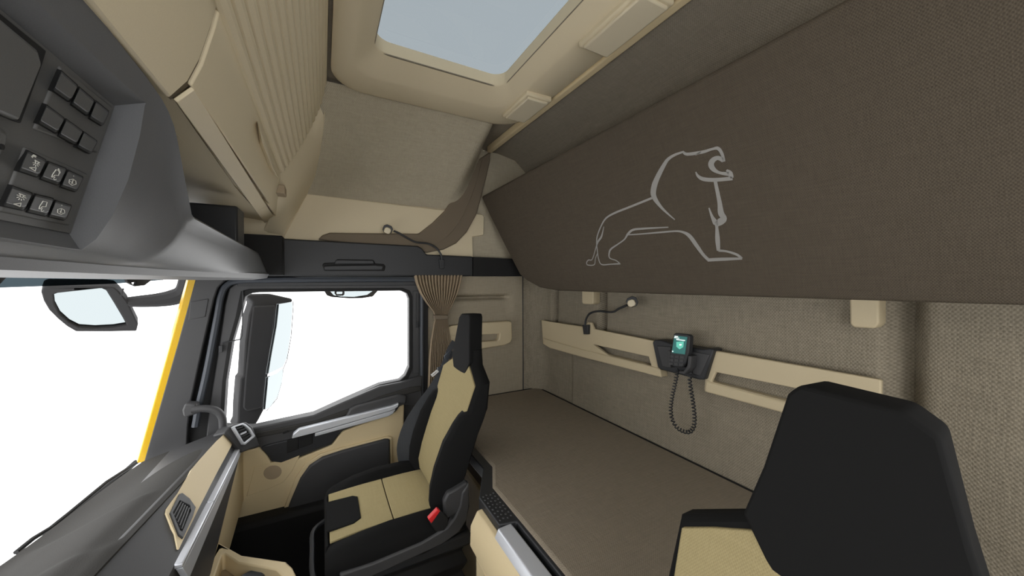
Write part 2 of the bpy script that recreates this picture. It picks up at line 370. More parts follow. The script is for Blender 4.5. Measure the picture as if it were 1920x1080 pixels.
# pillar grab handle
gh = thing('grab_handle', at(385, 785, X=1.74), 'dark padded grab handle on the pillar above the dashboard corner', 'handle')
MB().prism(PP([(341, 770), (346, 757), (368, 757), (371, 775), (350, 783), (343, 781)], X=1.72), (.04, 0, 0)).build('mount', 'dark', gh, bevel=.006)
MB().tube([at(x, y, X=1.725) for x, y in spline([(360, 768), (385, 766), (405, 770), (416, 782), (418, 800), (418, 815)], 6)], .0135, 12).build('grip', 'dark', gh)

# ================================================================ RAIL ABOVE THE DOOR
rail = thing('overhead_side_rail', (1.78, -.3, R(.02)), 'black storage rail with a recessed handle running above the passenger door', 'rail')
MB().prism(PP([(500, 518), (470, 444), (530, 447), (784, 461), (792, 466), (800, 477), (887, 481), (887, 518)], X=1.765), (.028, 0, 0)).build('cover', 'black', rail, bevel=.006)
MB().prism(PP([(887.5, 481.5), (961, 485), (981, 518), (887.5, 518)], X=1.768), (.035, 0, 0)).build('rear_cover', 'soot', rail, bevel=.002)
hd = MB().prism(PP([(604, 497), (607, 493), (628, 492), (632, 486), (700, 487), (704, 494), (720, 495), (723, 499), (721, 508), (608, 508)], X=1.761), (.02, 0, 0)).build('handle_recess', 'soot', rail, bevel=.003)
MB().prism(PP([(607, 499), (628, 498), (704, 497), (719, 499), (717, 506), (609, 506)], X=1.752), (.012, 0, 0)).build('handle', 'black', hd, bevel=.003)
MB().prism(PP([(630, 487), (700, 488), (702, 495), (627, 495)], X=1.752), (.012, 0, 0)).build('handle_lip', 'black', hd, bevel=.003)

# upper tan panel with the brown felt pocket
sp_ = thing('side_storage_panel', (1.79, -.35, R(.1)), 'tan storage panel with a brown curved liner on the side wall above the black rail', 'panel')
MB().prism(PP([(515, 470), (532, 442), (575, 363), (700, 378), (905, 402), (908, 406), (907, 441), (886, 444), (888, 500), (700, 500)], X=1.795), (.03, 0, 0)).build('backing', 'tan', sp_, bevel=.004)
MB().prism(PP([(596, 449), (604, 441), (618, 436), (700, 437), (785, 438), (812, 417), (835, 394), (855, 361), (862, 338), (872, 318), (882, 309), (921, 283), (920, 300), (912, 335), (903, 370), (894, 402), (876, 435), (856, 456), (832, 468), (800, 474), (786, 468), (700, 462)], X=1.778), (.02, 0, 0)).build('liner', 'liner', sp_, bevel=.008, seg=3)
MB().ribbon([(at(x, y, X=1.777), .0035) for x, y in spline([(905, 300), (893, 345), (878, 385), (860, 420), (835, 448), (810, 462)], 6)], (-1, 0, 0), 0, .004).build('piping', 'liner', sp_)

# ================================================================ ROOF HATCH
hat = thing('roof_hatch', (.735, -.38, R(.69)), 'large tan-framed roof hatch with smoked glass in the ceiling', 'hatch')
rings = [rrect(.03, 1.47, -.795, -.03, .13, R(.74)), rrect(.03, 1.455, -.79, -.03, .13, R(.715)), rrect(.05, 1.42, -.775, -.045, .12, R(.703)),
         rrect(.15, 1.31, -.665, -.087, .09, R(.700)), rrect(.165, 1.295, -.655, -.095, .085, R(.703)), rrect(.255, 1.215, -.606, -.144, .06, R(.733)), rrect(.26, 1.205, -.603, -.148, .05, R(.738)), rrect(.262, 1.203, -.601, -.150, .05, R(.775))]
MB().loft(rings, caps=False).build('frame', 'tan', hat, ang=50)
MB().box((.22, -.64, R(.775)), (1.24, -.11, R(.780))).build('glass', 'hatch', hat)
bar = MB().box((-.6, -.815, R(.700)), (1.75, -.785, R(.735))).build('rear_bar', 'tan_deep', hat, bevel=.006)
def roof_lamp(x0, x1, label):
    t = thing('roof_lamp', ((x0+x1)/2, -.715, R(.70)), label, 'lamp')
    MB().box((x0-.012, -.772, R(.686)), (x1+.012, -.662, R(.712))).build('housing', 'tan', t, bevel=.006)
    MB().box((x0, -.762, R(.678)), (x1, -.672, R(.70))).build('lens', 'tan_pale', t, bevel=.004)
roof_lamp(1.13, 1.31, 'short pale lamp in the roof frame, the smaller one by the frame corner')
roof_lamp(.60, .815, 'long pale lamp in the roof frame, the bigger one nearer the top')

# ================================================================ OVERHEAD LOCKERS
lock = thing('overhead_locker', (.9, .2, R(.25)), 'tan overhead locker with a ribbed roller front above the windscreen', 'locker')
XE = 1.5
# ribbed roller shutter as one moulded sheet
N = 15; prof = []
for i in range(N):
    for (f, d) in ((.03, 0), (.12, .006), (.5, .0085), (.85, .006), (.95, 0)):
        t = (i+f)/N; bow = math.sin(t*math.pi)*.02
        prof.append((lerp(-.014, .13, t)+d*-.92-bow*.6, lerp(.73, .39, t)-d*.38-bow*.3))
MB().sheet([[(x, y, R(z)) for x in (-.4, .3, .9, XE)] for y, z in prof], (0, .02, .01)).build('roller_shutter', 'tan', lock, ang=25)
MB().sheet([[(x, y, R(z)) for x in (-.6, 1.8)] for y, z in ((-.02, .735), (.0, .74), (.4, .74), (.5, .7), (.5, .1))], (0, .02, 0)).build('shell', 'tan', lock, ang=60)
def lockerprof(pts, x0, x1, name, th=(0, .02, .02), mat='tan', bev=.003):
    return MB().sheet([[(x, y, R(z)) for x in (x0, lerp(x0, x1, .5), x1)] for y, z in pts], th).build(name, mat, lock, bevel=bev, ang=40)
lockerprof([(.128, .392), (.134, .365), (.148, .31), (.161, .276)], .655, XE, 'door_panel', (0, .012, .012))
lockerprof([(.128, .392), (.134, .365), (.150, .31), (.166, .272)], XE+.003, 1.80, 'end_panel')
def strip(x0, x1, name):
    g1 = lambda x: (.157+.014*(x-.655)/.845, .272); g2 = lambda x: (.176+.026*(x-.655)/.845, .250)
    MB().sheet([[(x, g(x)[0], R(g(x)[1])) for x in (x0, x1)] for g in (g1, g2)], (0, .004, .004)).build(name, 'tan', lock, bevel=.001)
M['gap_shadow'] = plastic('painted_gap_shadow', (104, 94, 76), .8, 500, .1)
lockerprof([(.133, .392), (.139, .365), (.153, .31), (.166, .276), (.184, .254)], .636, .66, 'door_gap_shadow', (0, .012, .012), 'gap_shadow', 0)  # added strip: shade of the door gap painted as a darker colour
strip(.655, XE+.02, 'lower_strip'); strip(XE+.023, 1.80, 'end_strip')
MB().sheet([[(x, y+(.024 if y < .3 and x < .7 else 0)*-1, R(z)) for x in (-.5, .65, 1.2, 1.8)] for y, z in ((.206, .258), (.30, .270), (.50, .285))], (0, .01, .02)).build('underside', 'tan', lock, ang=40)
lockerprof([(.128, .392), (.134, .365), (.148, .31), (.161, .276), (.180, .249), (.20, .256)], -.5, .643, 'driver_door', (0, .012, .012))
MB().sheet([[(x, y, R(z)) for x in (-.5, 1.8)] for y, z in ((.152, .40), (.172, .32), (.192, .275), (.225, .262))], (0, .006, .006)).build('inner_lining', 'tan', lock, ang=50)
# finger grips standing out along the door's upper edge
LP = plane3((1, .128, R(.392)), (0, .128, R(.392)), (1, .148, R(.31))); ln = LP[1] if LP[1].y < 0 else -LP[1]
def onl(px, py, d=0): return at(px, py, pl=(LP[0]+ln*d, LP[1]))
MB().loft([[onl(*p, .000) for p in [(482, 226), (499, 266), (523, 335), (508, 322), (486, 268)]], [onl(*p, .014) for p in [(484, 232), (498, 268), (518, 326), (512, 318), (492, 266)]]]).build('finger_grip', 'tan', lock, bevel=.002)
MB().loft([[onl(*p, .000) for p in [(443, 20), (449, 16), (468, 88), (460, 92)]], [onl(*p, .008) for p in [(445, 24), (449, 20), (465, 86), (461, 88)]]]).build('finger_grip', 'tan', lock, bevel=.001)
# cheek closing the end of the locker against the side lining
A_ = [(1.5, -.016, .735), (1.5, .02, .65), (1.5, .058, .56), (1.5, .098, .47), (1.5, .130, .39), (1.62, .150, .31), (1.74, .166, .272), (1.80, .20, .21)]
B_ = [(1.47, -.030, .722), (1.585, -.010, .60), (1.66, .005, .53), (1.73, .022, .46), (1.80, .05, .398), (1.80, .08, .34), (1.80, .11, .28), (1.80, .145, .20)]
MB().sheet([[V((x, y, R(z))) for x, y, z in A_], [V((a[0]*.5+b[0]*.5, a[1]*.5+b[1]*.5-.012, R(a[2]*.5+b[2]*.5))) for a, b in zip(A_, B_)], [V((x, y, R(z))) for x, y, z in B_]], (0.01, .02, 0)).build('end_cheek', 'tan', lock, ang=60)
MB().box((1.53, .118, R(.325)), (1.60, .15, R(.355))).build('catch_pocket', 'taupe', lock, bevel=.003)

# divider in the open shelf
dv = tag(MB().prism([V((1.28, .215, R(.222))), V((1.28, .5, R(.222))), V((1.28, .5, R(.06))), V((1.28, .215, R(.06)))], (.10, 0, 0)).build('shelf_divider', 'black', bevel=.006), 'black upright divider in the open shelf behind the grey overhead console', 'divider')

# ================================================================ OVERHEAD CONSOLE
con = thing('overhead_console', (.7, .35, R(.02)), 'big grey overhead console with switch panel above the windscreen', 'console')
TT = [(-.5, .187, .262), (.46, .185, .256), (.58, .183, .248), (.62, .181, .240), (.645, .178, .225), (.665, .178, .20), (.69, .178, .158), (.72, .178, .109), (.735, .178, .104), (1.20, .199, .110), (1.745, .222, .118)]
BB = [(-.5, .30, .025), (.55, .283, .025), (.9, .266, .025), (1.22, .235, .026), (1.5, .205, .028), (1.70, .19, .03), (1.745, .20, .03)]
rings = []
xs = [-.5, 0, .2, .35, .46, .52, .56, .58, .60, .62, .635, .65, .66, .67, .68, .69, .70, .71, .72, .735, .78, .85, .95, 1.05, 1.2, 1.35, 1.5, 1.6, 1.7, 1.745]
for x in xs:
    ty, tz = interp(x, TT); by, bz = interp(x, BB); h = tz-bz
    ring = [(x, .56, R(tz+.015)), (x, ty+.03, R(tz+.005)), (x, ty+.006, R(tz+.003)), (x, ty, R(tz-.003))]
    for k, f in ((.126, .08), (.3, .13), (.55, .24), (.75, .38), (.88, .52), (.95, .66)):
        m_ = smooth01((x-.95)/.6); ring.append((x, lerp(ty, by, lerp(f, k, m_)), R(lerp(tz, bz, k))))
    ring += [(x, by, R(bz)), (x, by+.012, R(bz-.008)), (x, max(by+.16, .56), R(.012))]
    rings.append(ring)
shell = MB().loft(rings).build('shell', 'console', con, ang=40)
fl0 = (.218, .210); fl1 = (.2554, .0568)
cut = MB().loft([[(x, y, R(z)) for y, z in ((.10, .2376), (.172, .2244), (.1894, .2204), (fl0[0], fl0[1]), (fl1[0], fl1[1]), (.2468, .0383), (.10, .033))] for x in (-.3, .597)]).build('cutter', 'panel', con, smooth=False)
bo = shell.modifiers.new('cut', 'BOOLEAN'); bo.object = cut; bo.operation = 'DIFFERENCE'; bo.solver = 'EXACT'
dg = bpy.context.evaluated_depsgraph_get(); me2 = bpy.data.meshes.new_from_object(shell.evaluated_get(dg)); shell.modifiers.clear(); shell.data = me2
bpy.data.objects.remove(cut)
shell.data.shade_smooth(); shell.data.set_sharp_from_angle(angle=math.radians(38))
MB().box((1.70, .14, R(.03)), (1.79, .52, R(.19))).build('shelf_liner', 'soot', con, bevel=.004)
FP = plane3((0, fl0[0], R(fl0[1])), (1, fl0[0], R(fl0[1])), (0, fl1[0], R(fl1[1])))
fn = FP[1] if FP[1].y < 0 else -FP[1]
def onp(px, py, d=0): return at(px, py, pl=(FP[0]+fn*d, FP[1]))
# base plate of the recess, lower lip lines
MB().prism([V((-.3, fl0[0], R(fl0[1])))+fn*.002, V((.596, fl0[0], R(fl0[1])))+fn*.002, V((.596, fl1[0], R(fl1[1])))+fn*.002, V((-.3, fl1[0], R(fl1[1])))+fn*.002], -fn*.008).build('switch_panel', 'panel', con, smooth=False)
MB().sheet([[(x, interp(x, BB)[0]+d, R(interp(x, BB)[1]+z)) for x in [(-.5+i*.1) for i in range(23)]] for d, z in ((-.003, .004), (.004, -.012), (.05, -.019))], (0, .004, .004)).build('lower_trim_strip', 'console', con, ang=30)
# big blank cover and display unit
MB().prism([onp(*p, .008) for p in [(-70, 5), (-2, 22), (0, 24), (88, 96), (80, 122), (40, 232), (-60, 190)]], -fn*.006).build('cover_recess', 'soot', con, bevel=.002)
MB().prism([onp(*p, .012) for p in [(-80, -20), (-2, 31), (74, 95), (82, 122), (38, 229), (-60, 188), (-120, 150)]], -fn*.010).build('blank_cover', 'panel', con, bevel=.003)
du = MB().prism([onp(*p, .011) for p in [(-60, 218), (0, 238), (14, 244), (20, 252), (17, 268), (0, 306), (-60, 290)]], -fn*.02).build('radio_unit', 'panel', con, bevel=.004)
MB().prism([onp(*p, .0118) for p in [(-60, 226), (-2, 246), (5, 252), (3, 262), (-8, 284), (-60, 270)]], -fn*.003).build('radio_face', 'key', du, bevel=.001)
MB().prism([onp(6+3.5*math.cos(k*math.pi/8), 276+5.5*math.sin(k*math.pi/8), .0122) for k in range(16)], -fn*.004).build('jack', 'soot', du)
MB().prism([onp(*p, .004) for p in [(116, 124), (212, 200), (184, 288), (66, 244)]], -fn*.008).build('switch_frame', 'panel', con, bevel=.002)
MB().prism([onp(*p, .004) for p in [(50, 276), (166, 326), (132, 424), (2, 398)]], -fn*.008).build('switch_frame', 'panel', con, bevel=.002)
SW = [  # outline of each switch: top-left, top-right, bottom-right, bottom-left
 [(115, 130), (148, 160), (133, 196), (97, 171)], [(149, 161), (179, 187), (166, 222), (132, 197)], [(180, 187), (206, 208), (193, 240), (166, 223)],
 [(87, 194), (123, 221), (109, 255), (70, 232)], [(124, 221), (157, 245), (144, 276), (108, 256)], [(157, 245), (184, 264), (171, 292), (143, 277)],
 [(52, 280), (89, 299), (74, 336), (33, 322)], [(91, 301), (127, 315), (112, 351), (74, 337)], [(127, 317), (158, 331), (144, 363), (112, 352)],
 [(23, 346), (63, 361), (48, 398), (4, 388)], [(66, 362), (103, 371), (90, 409), (49, 399)], [(104, 374), (136, 384), (124, 416), (90, 408)]]
GR = 'console switches'
def quadp(q, u, v):
    a, b, c, d = q; return tuple(lerp(lerp(a[k], b[k], u), lerp(d[k], c[k], u), v) for k in (0, 1))
def icon_strokes(kind):
    if kind == 'lampmoon': return [([(.30, .22), (.34, .12), (.46, .13)], .045), ([(.48, .28), (.72, .30)], .02), ([(.52, .30), (.56, .40), (.64, .40), (.68, .31)], .02)]+[([(.6+.10*math.cos(a), .36+.10*math.sin(a)), (.6+.17*math.cos(a), .36+.17*math.sin(a))], .012) for a in (.2, .8, 1.5, 2.2, 2.8)]+[([(.40, .66), (.66, .56), (.68, .72), (.40, .66)], .02)]
    if kind == 'lamp': return [([(.42, .26), (.72, .28)], .02), ([(.48, .28), (.52, .38), (.62, .38), (.66, .29)], .02)]+[([(.57+.13*math.cos(a), .34+.12*math.sin(a)), (.57+.21*math.cos(a), .34+.2*math.sin(a))], .014) for a in (.1, .7, 1.3, 1.9, 2.5, 3.1)]+[([(.40, .76), (.66, .64), (.68, .80), (.40, .76)], .02)]
    if kind in ('truck', 'trucklamp'):
        s = [([(.46, .68), (.44, .56), (.50, .28), (.70, .28), (.72, .50), (.56, .54), (.50, .66), (.46, .68)], .015), ([(.60, .62), (.56, .70), (.62, .76), (.70, .70)], .012)]
        if kind == 'trucklamp': s.append(([(.58, .20), (.74, .36)], .035))
        return s
    return [([(.36, .62), (.30, .46), (.48, .36), (.66, .40), (.74, .54), (.56, .68), (.36, .62)], .014), ([(.50, .40), (.52, .62)], .010), ([(.38, .52), (.60, .56)], .008), ([(.42, .18), (.45, .22)], .012)]
ICON = {6: 'lampmoon', 7: 'trucklamp', 8: 'washer', 9: 'lamp', 10: 'truck', 11: 'washer'}
for i, q in enumerate(SW):
    wl = [quadp(q, u, v) for u, v in ((.03, .02), (.94, .02), (1.0, .12), (.97, .82), (.84, .98), (.03, .99))]
    MB().prism([onp(*p, .005) for p in wl], -fn*.004).build('switch_surround', 'soot', con, smooth=False)
    top = [onp(*quadp(q, u, v), .0125) for u, v in ((.06, .13), (.90, .13), (.95, .2), (.92, .70), (.82, .79), (.06, .80))]
    bot = [onp(*quadp(q, u, v), .0055) for u, v in ((.03, .05), (.92, .05), (.98, .14), (.95, .84), (.83, .95), (.03, .95))]
    sw = MB().loft([bot, top]).build('switch', 'key', con, bevel=.0008, smooth=False)
    if i in ICON:
        mb = MB(); ptw = (onp(*q[1], .0125)-onp(*q[0], .0125)).length
        for st, wd in icon_strokes(ICON[i]):
            mb.ribbon([(onp(*quadp(q, u, v), .0127), wd*ptw*.75) for u, v in st], fn, 0, .0004)
        mb.build('icon', 'icon', sw, smooth=False)

# ================================================================ UPPER BUNK WITH EMBLEM
BPb = V((0, -.985, R(-.038))); BPt = V((0, -.757, R(.462)))
BP = plane3(BPb, BPt, BPb+V((1, 0, 0))); bn = BP[1] if BP[1].y > 0 else -BP[1]
def onb(px, py, d=0): return at(px, py, pl=(BP[0]+bn*d, BP[1]))
bunk = thing('upper_bunk', (.7, -.9, R(-.04)), 'upper bunk folded up against the rear wall in brown cloth with a grey lion outline', 'bunk')
c1 = onb(905, 376); c2 = onb(975, 516); c3 = onb(990, 528); c4 = onb(1012, 540); c5 = onb(1045, 546)
zt = BPt-BPb
out_ = [BPt+V((-.40, 0, 0)), BPt+V((c1.x, 0, 0)), onb(920, 408), onb(950, 468), c2, c3, c4, c5, onb(1100, 548.3), BPb+V((-.40, 0, 0))]
MB().prism(out_, -bn*.09).build('cover', 'bunk', bunk, bevel=.010, seg=3)
LION = [
 [(830, 105, 10), (760, 130, 14), (705, 165, 18), (670, 215, 24), (620, 310, 32), (590, 390, 38), (588, 465, 36), (640, 545, 20), (700, 605, 12), (758, 655, 6)],
 [(578, 478, 14), (400, 550, 14), (270, 602, 14), (200, 645, 12), (160, 710, 10), (130, 790, 10), (125, 850, 10), (130, 900, 9), (140, 970, 9), (165, 1018, 10), (240, 1016, 9), (316, 1012, 12)],
 [(316, 1012, 8), (280, 985, 8), (230, 965, 10), (228, 920, 13), (245, 890, 13), (300, 852, 10), (350, 815, 10), (380, 770, 16), (420, 738, 15), (500, 728, 13), (705, 716, 7)],
 [(183, 712, 4), (165, 790, 14), (135, 835, 15), (120, 880, 8), (90, 975, 7), (60, 982, 8), (45, 1000, 8), (52, 1022, 9), (105, 1020, 7), (115, 970, 6), (133, 925, 6)],
 [(380, 778, 8), (500, 770, 9), (650, 757, 11), (770, 748, 11), (830, 758, 16), (880, 790, 25), (935, 865, 25), (985, 935, 20), (1030, 980, 20)], [(1022, 982, 20), (1150, 975, 19), (1302, 970, 12)],
 [(1302, 970, 12), (1260, 938, 14), (1180, 912, 12), (1112, 905, 14)], [(1112, 908, 18), (1105, 820, 26), (1098, 710, 16), (1088, 680, 30), (1060, 630, 16), (1035, 560, 7)],
 [(1095, 695, 26), (1130, 670, 38), (1157, 645, 30), (1132, 600, 32), (1120, 510, 22), (1085, 340, 17)],
 [(928, 268, 5), (945, 300, 14), (985, 325, 20), (1060, 333, 20), (1150, 328, 19), (1225, 320, 20)],
 [(1224, 318, 14), (1203, 280, 26), (1178, 252, 8)], [(1195, 285, 20), (1120, 275, 14), (1070, 245, 24), (1052, 205, 30), (1072, 170, 26), (1110, 155, 20), (1152, 175, 22)],
 [(1158, 185, 12), (1140, 120, 15), (1108, 78, 16), (1060, 84, 12), (980, 108, 16), (860, 125, 16), (825, 105, 10)], [(925, 132, 5), (970, 108, 12)]]
mb = MB()
for st in LION:
    pts = spline(st, 5); k = .2315
    mb.ribbon([(onb(1090+x*k, 260+y*k), w_*k*.5/520*1.05) for x, y, w_ in pts], bn, .0003, .0008)
mb.build('lion_emblem', 'emblem', bunk, smooth=False)

# bunk support blocks on the rear wall
for pts, lb in (([(1091, 530), (1112, 532), (1112, 568), (1109, 571), (1093, 570), (1091, 567)], 'small tan support block under the bunk, next to the reading lamp on the rear wall'),
                ([(1592, 540), (1648, 545), (1648, 607), (1640, 616), (1600, 614), (1593, 607)], 'larger tan support block under the bunk, above the right end of the pocket rail')):
    tag(MB().prism(PP(pts, Y=-1.115), (0, -.045, 0)).build('bunk_support', 'tan_mid', bevel=.004), lb, 'bracket')

# ================================================================ REAR POCKET RAIL, HOLDER, REMOTE
def pocket(name, outline, slot, Y, label, ext):
    t = thing(name, at(outline[0][0], outline[0][1], Y=Y), label, 'storage rail')
    MB().prism(PP(outline, Y=Y), (0, -.014, 0), [PP(slot, Y=Y)]).build('rail', 'tan_mid', t, bevel=.003)
    return t
pl_ = pocket('pocket_rail', [(1015, 600), (1030, 603), (1095, 613), (1102, 604), (1108, 605), (1113, 617), (1225, 639), (1234, 691), (1240, 708), (1130, 679), (1090, 669), (1030, 652), (1018, 645)], [(1115, 647), (1216, 669), (1221, 686), (1140, 666)], -1.112, 'left tan pocket rail with a slot on the rear wall, holding the reading lamp', 0)
MB().prism(PP([(1018, 634), (1090, 655), (1140, 667), (1236, 691), (1240, 708), (1130, 680), (1090, 670), (1030, 653), (1019, 646)], Y=-1.105), (0, -.04, 0)).build('lower_ledge', 'tan_mid', pl_, bevel=.005)
pr_ = pocket('pocket_rail', [(1337, 657), (1650, 712), (1652, 716), (1650, 820), (1320, 732), (1322, 710)], [(1342, 698), (1560, 742), (1558, 774), (1333, 716)], -1.112, 'right tan pocket rail on the rear wall, partly hidden behind the near seat', 0)
MB().prism(PP([(1323, 712), (1333, 718), (1560, 777), (1650, 800), (1650, 824), (1320, 735)], Y=-1.105), (0, -.04, 0)).build('lower_ledge', 'tan_mid', pr_, bevel=.005)
ps = thing('side_pocket', at(900, 630, X=1.76), 'small tan pocket with a slot on the side wall behind the passenger seat', 'storage pocket')
MB().prism(PP([(830, 618), (848, 611), (905, 605), (955, 602), (960, 604), (961, 635), (957, 643), (946, 648), (900, 655), (842, 656)], X=1.765), (.04, 0, 0), [PP([(880, 629), (937, 626), (936, 636), (932, 639), (880, 643)], X=1.765)]).build('pocket', 'tan_mid', ps, bevel=.006)

hold = thing('remote_holder', at(1280, 690, Y=-1.09), 'dark grey holder between the two tan pocket rails', 'holder')
MB().prism(PP([(1223, 642), (1227, 637), (1240, 638), (1256, 643), (1290, 650), (1318, 655), (1330, 653), (1338, 656), (1321, 712), (1310, 712), (1238, 693), (1233, 688)], Y=-1.095), (0, -.05, 0)).build('plate', 'black', hold, bevel=.004)
MB().prism(PP([(1231, 648), (1258, 650), (1256, 690), (1241, 688)], Y=-1.091), (0, -.02, 0)).build('facet', 'dark', hold, bevel=.003)
MB().prism(PP([(1294, 658), (1330, 665), (1313, 705), (1298, 702)], Y=-1.091), (0, -.02, 0)).build('facet', 'dark', hold, bevel=.003)
MB().prism(PP([(1290, 667), (1296, 668), (1294, 690), (1283, 702), (1273, 700), (1272, 696), (1281, 696), (1288, 687)], Y=-1.06), (0, -.04, 0)).build('cradle_arm', 'dark', hold, bevel=.002)
MB().prism(PP([(1252, 657), (1257, 658), (1257, 690), (1253, 686)], Y=-1.065), (0, -.035, 0)).build('cradle_arm', 'dark', hold, bevel=.002)
RP = plane3(at(1260, 690, Y=-1.055), at(1296, 690, Y=-1.055), at(1263, 626, Y=-1.065)); rn = RP[1] if RP[1].y > 0 else -RP[1]
def onr(px, py, d=0): return at(px, py, pl=(RP[0]+rn*d, RP[1]))
rem = thing('remote_control', onr(1276, 690), 'black handheld remote with a teal screen and coiled cord in the rear wall holder', 'remote control')
MB().prism([onr(*p) for p in [(1263, 626), (1267, 624), (1290, 627), (1293, 630), (1291, 660), (1286, 678), (1279, 689), (1262, 688), (1257, 681), (1255, 668), (1258, 655)]], -rn*.022).build('body', 'black', rem, bevel=.003)
sc = MB().prism([onr(*p, .001) for p in [(1264.5, 629), (1288.5, 632), (1284, 664.5), (1259.5, 661.5)]], -rn*.002).build('screen', 'screen', rem, smooth=False)
MB().prism([onr(*p, .0016) for p in [(1268, 641), (1282, 640), (1281, 651), (1274, 655), (1268, 650)]], -rn*.0005).build('picture', 'screen_lit', sc, smooth=False)
for a in ([(1265, 629.5), (1271.5, 630.3), (1271, 632.2), (1264.6, 631.5)], [(1264.3, 632), (1273.8, 633.5), (1273.3, 634.8), (1264, 633.8)], [(1268, 635.5), (1284.5, 637.5), (1284, 639.5), (1268, 637.5)],
          [(1274, 645), (1278, 645), (1277.5, 648), (1273.5, 648)], [(1260.2, 657.5), (1262.2, 657.5), (1262.2, 660), (1260.2, 660)]):
    MB().prism([onr(*p, .0021) for p in a], -rn*.0005).build('text_line', 'screen_white', sc, smooth=False)
for r_ in range(3):
    for c_ in range(3):
        x = 1260+c_*9.3-r_*.9; y = 668+r_*7+c_*.7
        MB().prism([onr(*p, .002) for p in [(x-3.6, y-2.4), (x+3.6, y-1.8), (x+3.2, y+2.6), (x-3.8, y+2)]], -rn*.003).build('button', 'dark', rem, bevel=.0006)
cp = spline([(1271, 692), (1269, 703), (1265, 722), (1260, 745), (1257.5, 768), (1261, 788), (1270, 802), (1283, 809), (1294, 809), (1301, 798), (1302, 778), (1299, 752), (1295, 728), (1293, 708), (1296, 698)], 60)
cpts = [at(x, y, Y=-1.075) for x, y in cp]; hp = []; L_ = 0
for i in range(len(cpts)-1):
    t = (cpts[i+1]-cpts[i]); L_ += t.length; t.normalize(); s_ = t.cross(V((0, 1, 0))).normalized(); b_ = t.cross(s_)
    a = L_/.0112*2*math.pi; e = min(1, i/25, (len(cpts)-i)/25)
    hp.append(cpts[i]+(s_*math.cos(a)+b_*math.sin(a))*.0052*e)
MB().tube(hp, .0022, 6).build('coiled_cord', 'black', rem)

# ================================================================ READING LAMPS
def reading_lamp(path, base, head, lensd, label, **k):
    t = thing('reading_lamp', at(*base, **k), label, 'lamp')
    ax = V((1, 0, 0)) if 'X' in k else V((0, -1, 0)); v = list(k.values())[0]; key = list(k.keys())[0]
    bx, by = base
    MB().prism(PP([(bx-5.5, by-9), (bx+4.5, by-9), (bx+4, by+9), (bx-3, by+9)], **k), ax*.02).build('base', 'black', t, bevel=.002)
    MB().tube([at(x, y, **k)-ax*.0 for x, y in spline(path, 8)], .0048, 10).build('gooseneck', 'black', t)
    hx, hy = head; c = at(hx, hy, **k); d = (V((0, 0, EZ))-c).normalized()
    u = (at(path[-1][0], path[-1][1], **k)-at(path[-2][0], path[-2][1], **k)).normalized(); u = (u-d*u.dot(d)).normalized(); w2 = d.cross(u)
    def oc(r1, r2, z): return [c+u*x*r1+w2*y*r2+d*z for x, y in ((1, .5), (.5, 1), (-.5, 1), (-1, .5), (-1, -.5), (-.5, -1), (.5, -1), (1, -.5))]
    MB().loft([oc(.014, .014, -.014), oc(.022, .021, -.006), oc(.021, .020, .004)]).build('head', 'black', t, bevel=.001)
    sh = lensd
    ll = [[p+u*sh[0]+w2*sh[1] for p in oc(.0165, .0155, .002)], [p+u*sh[0]+w2*sh[1] for p in oc(.014, .0135, .013)]]
    MB().loft(ll).build('lens', 'tan_pale', t, bevel=.002)
reading_lamp([(1097, 610), (1099, 598), (1106, 588), (1122, 583.5), (1148, 585), (1160, 579), (1176, 572)], (1097, 618), (1185, 566), (-.004, -.004), 'flexible black reading lamp rising from the pocket rail on the rear wall', Y=-1.095)
reading_lamp([(829, 488), (827, 478), (818, 465), (803, 457), (780, 454), (765, 447), (750, 438), (738, 433)], (829, 495), (727, 430), (-.001, .006), 'flexible black reading lamp rising from the black rail above the curtain', X=1.75)

# ================================================================ CURTAIN
cur = thing('curtain', (1.76, -.45, R(-.35)), 'brown pleated curtain tied in the middle beside the door', 'curtain')
def curt(keys, name, npl=15):
    rows = []
    for yy in range(int(keys[0][0]), int(keys[-1][0])+1, 4):
        xl, xr = interp(yy, keys); row = []
        for j in range(npl*6+1):
            f = j/(npl*6); p = at(lerp(xl, xr, f), yy, X=1.765); amp = .022*min(1, (xr-xl)/70+.3)
            row.append(p+V((-amp*(abs(math.sin(f*npl*math.pi))**.7-.5), 0, 0)))
        rows.append(row)
    MB().sheet(rows, (.003, 0, 0)).build(name, 'curtain', cur, ang=80)
curt([(516, 777, 868), (530, 780, 865), (550, 788, 859), (570, 801, 849), (585, 813, 841), (594, 816, 839)], 'upper_drape')
curt([(596, 816, 839), (610, 813, 841), (640, 808, 846), (670, 805, 852), (700, 804, 856), (730, 803, 858), (770, 803, 858)], 'lower_drape')
MB().tube([V((1.762+.014*math.cos(a), 0, 0)) for a in (0, 1)], .001) 
MB().prism(PP([(814, 591), (841, 591), (840.5, 599), (814.5, 599)], X=1.748), (.03, 0, 0)).build('tie_band', 'liner', cur, bevel=.003)

# ================================================================ LOWER BUNK
mat_ = thing('lower_bunk_mattress', (.6, -.8, .69), 'brown woven mattress of the lower bunk along the rear wall', 'mattress')
op = [(-.44, -1.135), (1.765, -1.135), (1.785, -1.11), (1.785, -.525), (1.77, -.508), (1.092, -.508), (.98, -.456), (.42, -.456), (.33, -.508), (-.44, -.508)]
MB().prism([V((x, y, .824)) for x, y in op], (0, 0, -.13)).build('cushion', 'mattress', mat_, bevel=.016, seg=3)
pp = [(-.44, -1.138), (1.765, -1.138), (1.79, -1.11), (1.79, -.52)]
MB().tube([V((x, y, .818)) for x, y in pp], .0055, 8).build('piping', 'soot', mat_)

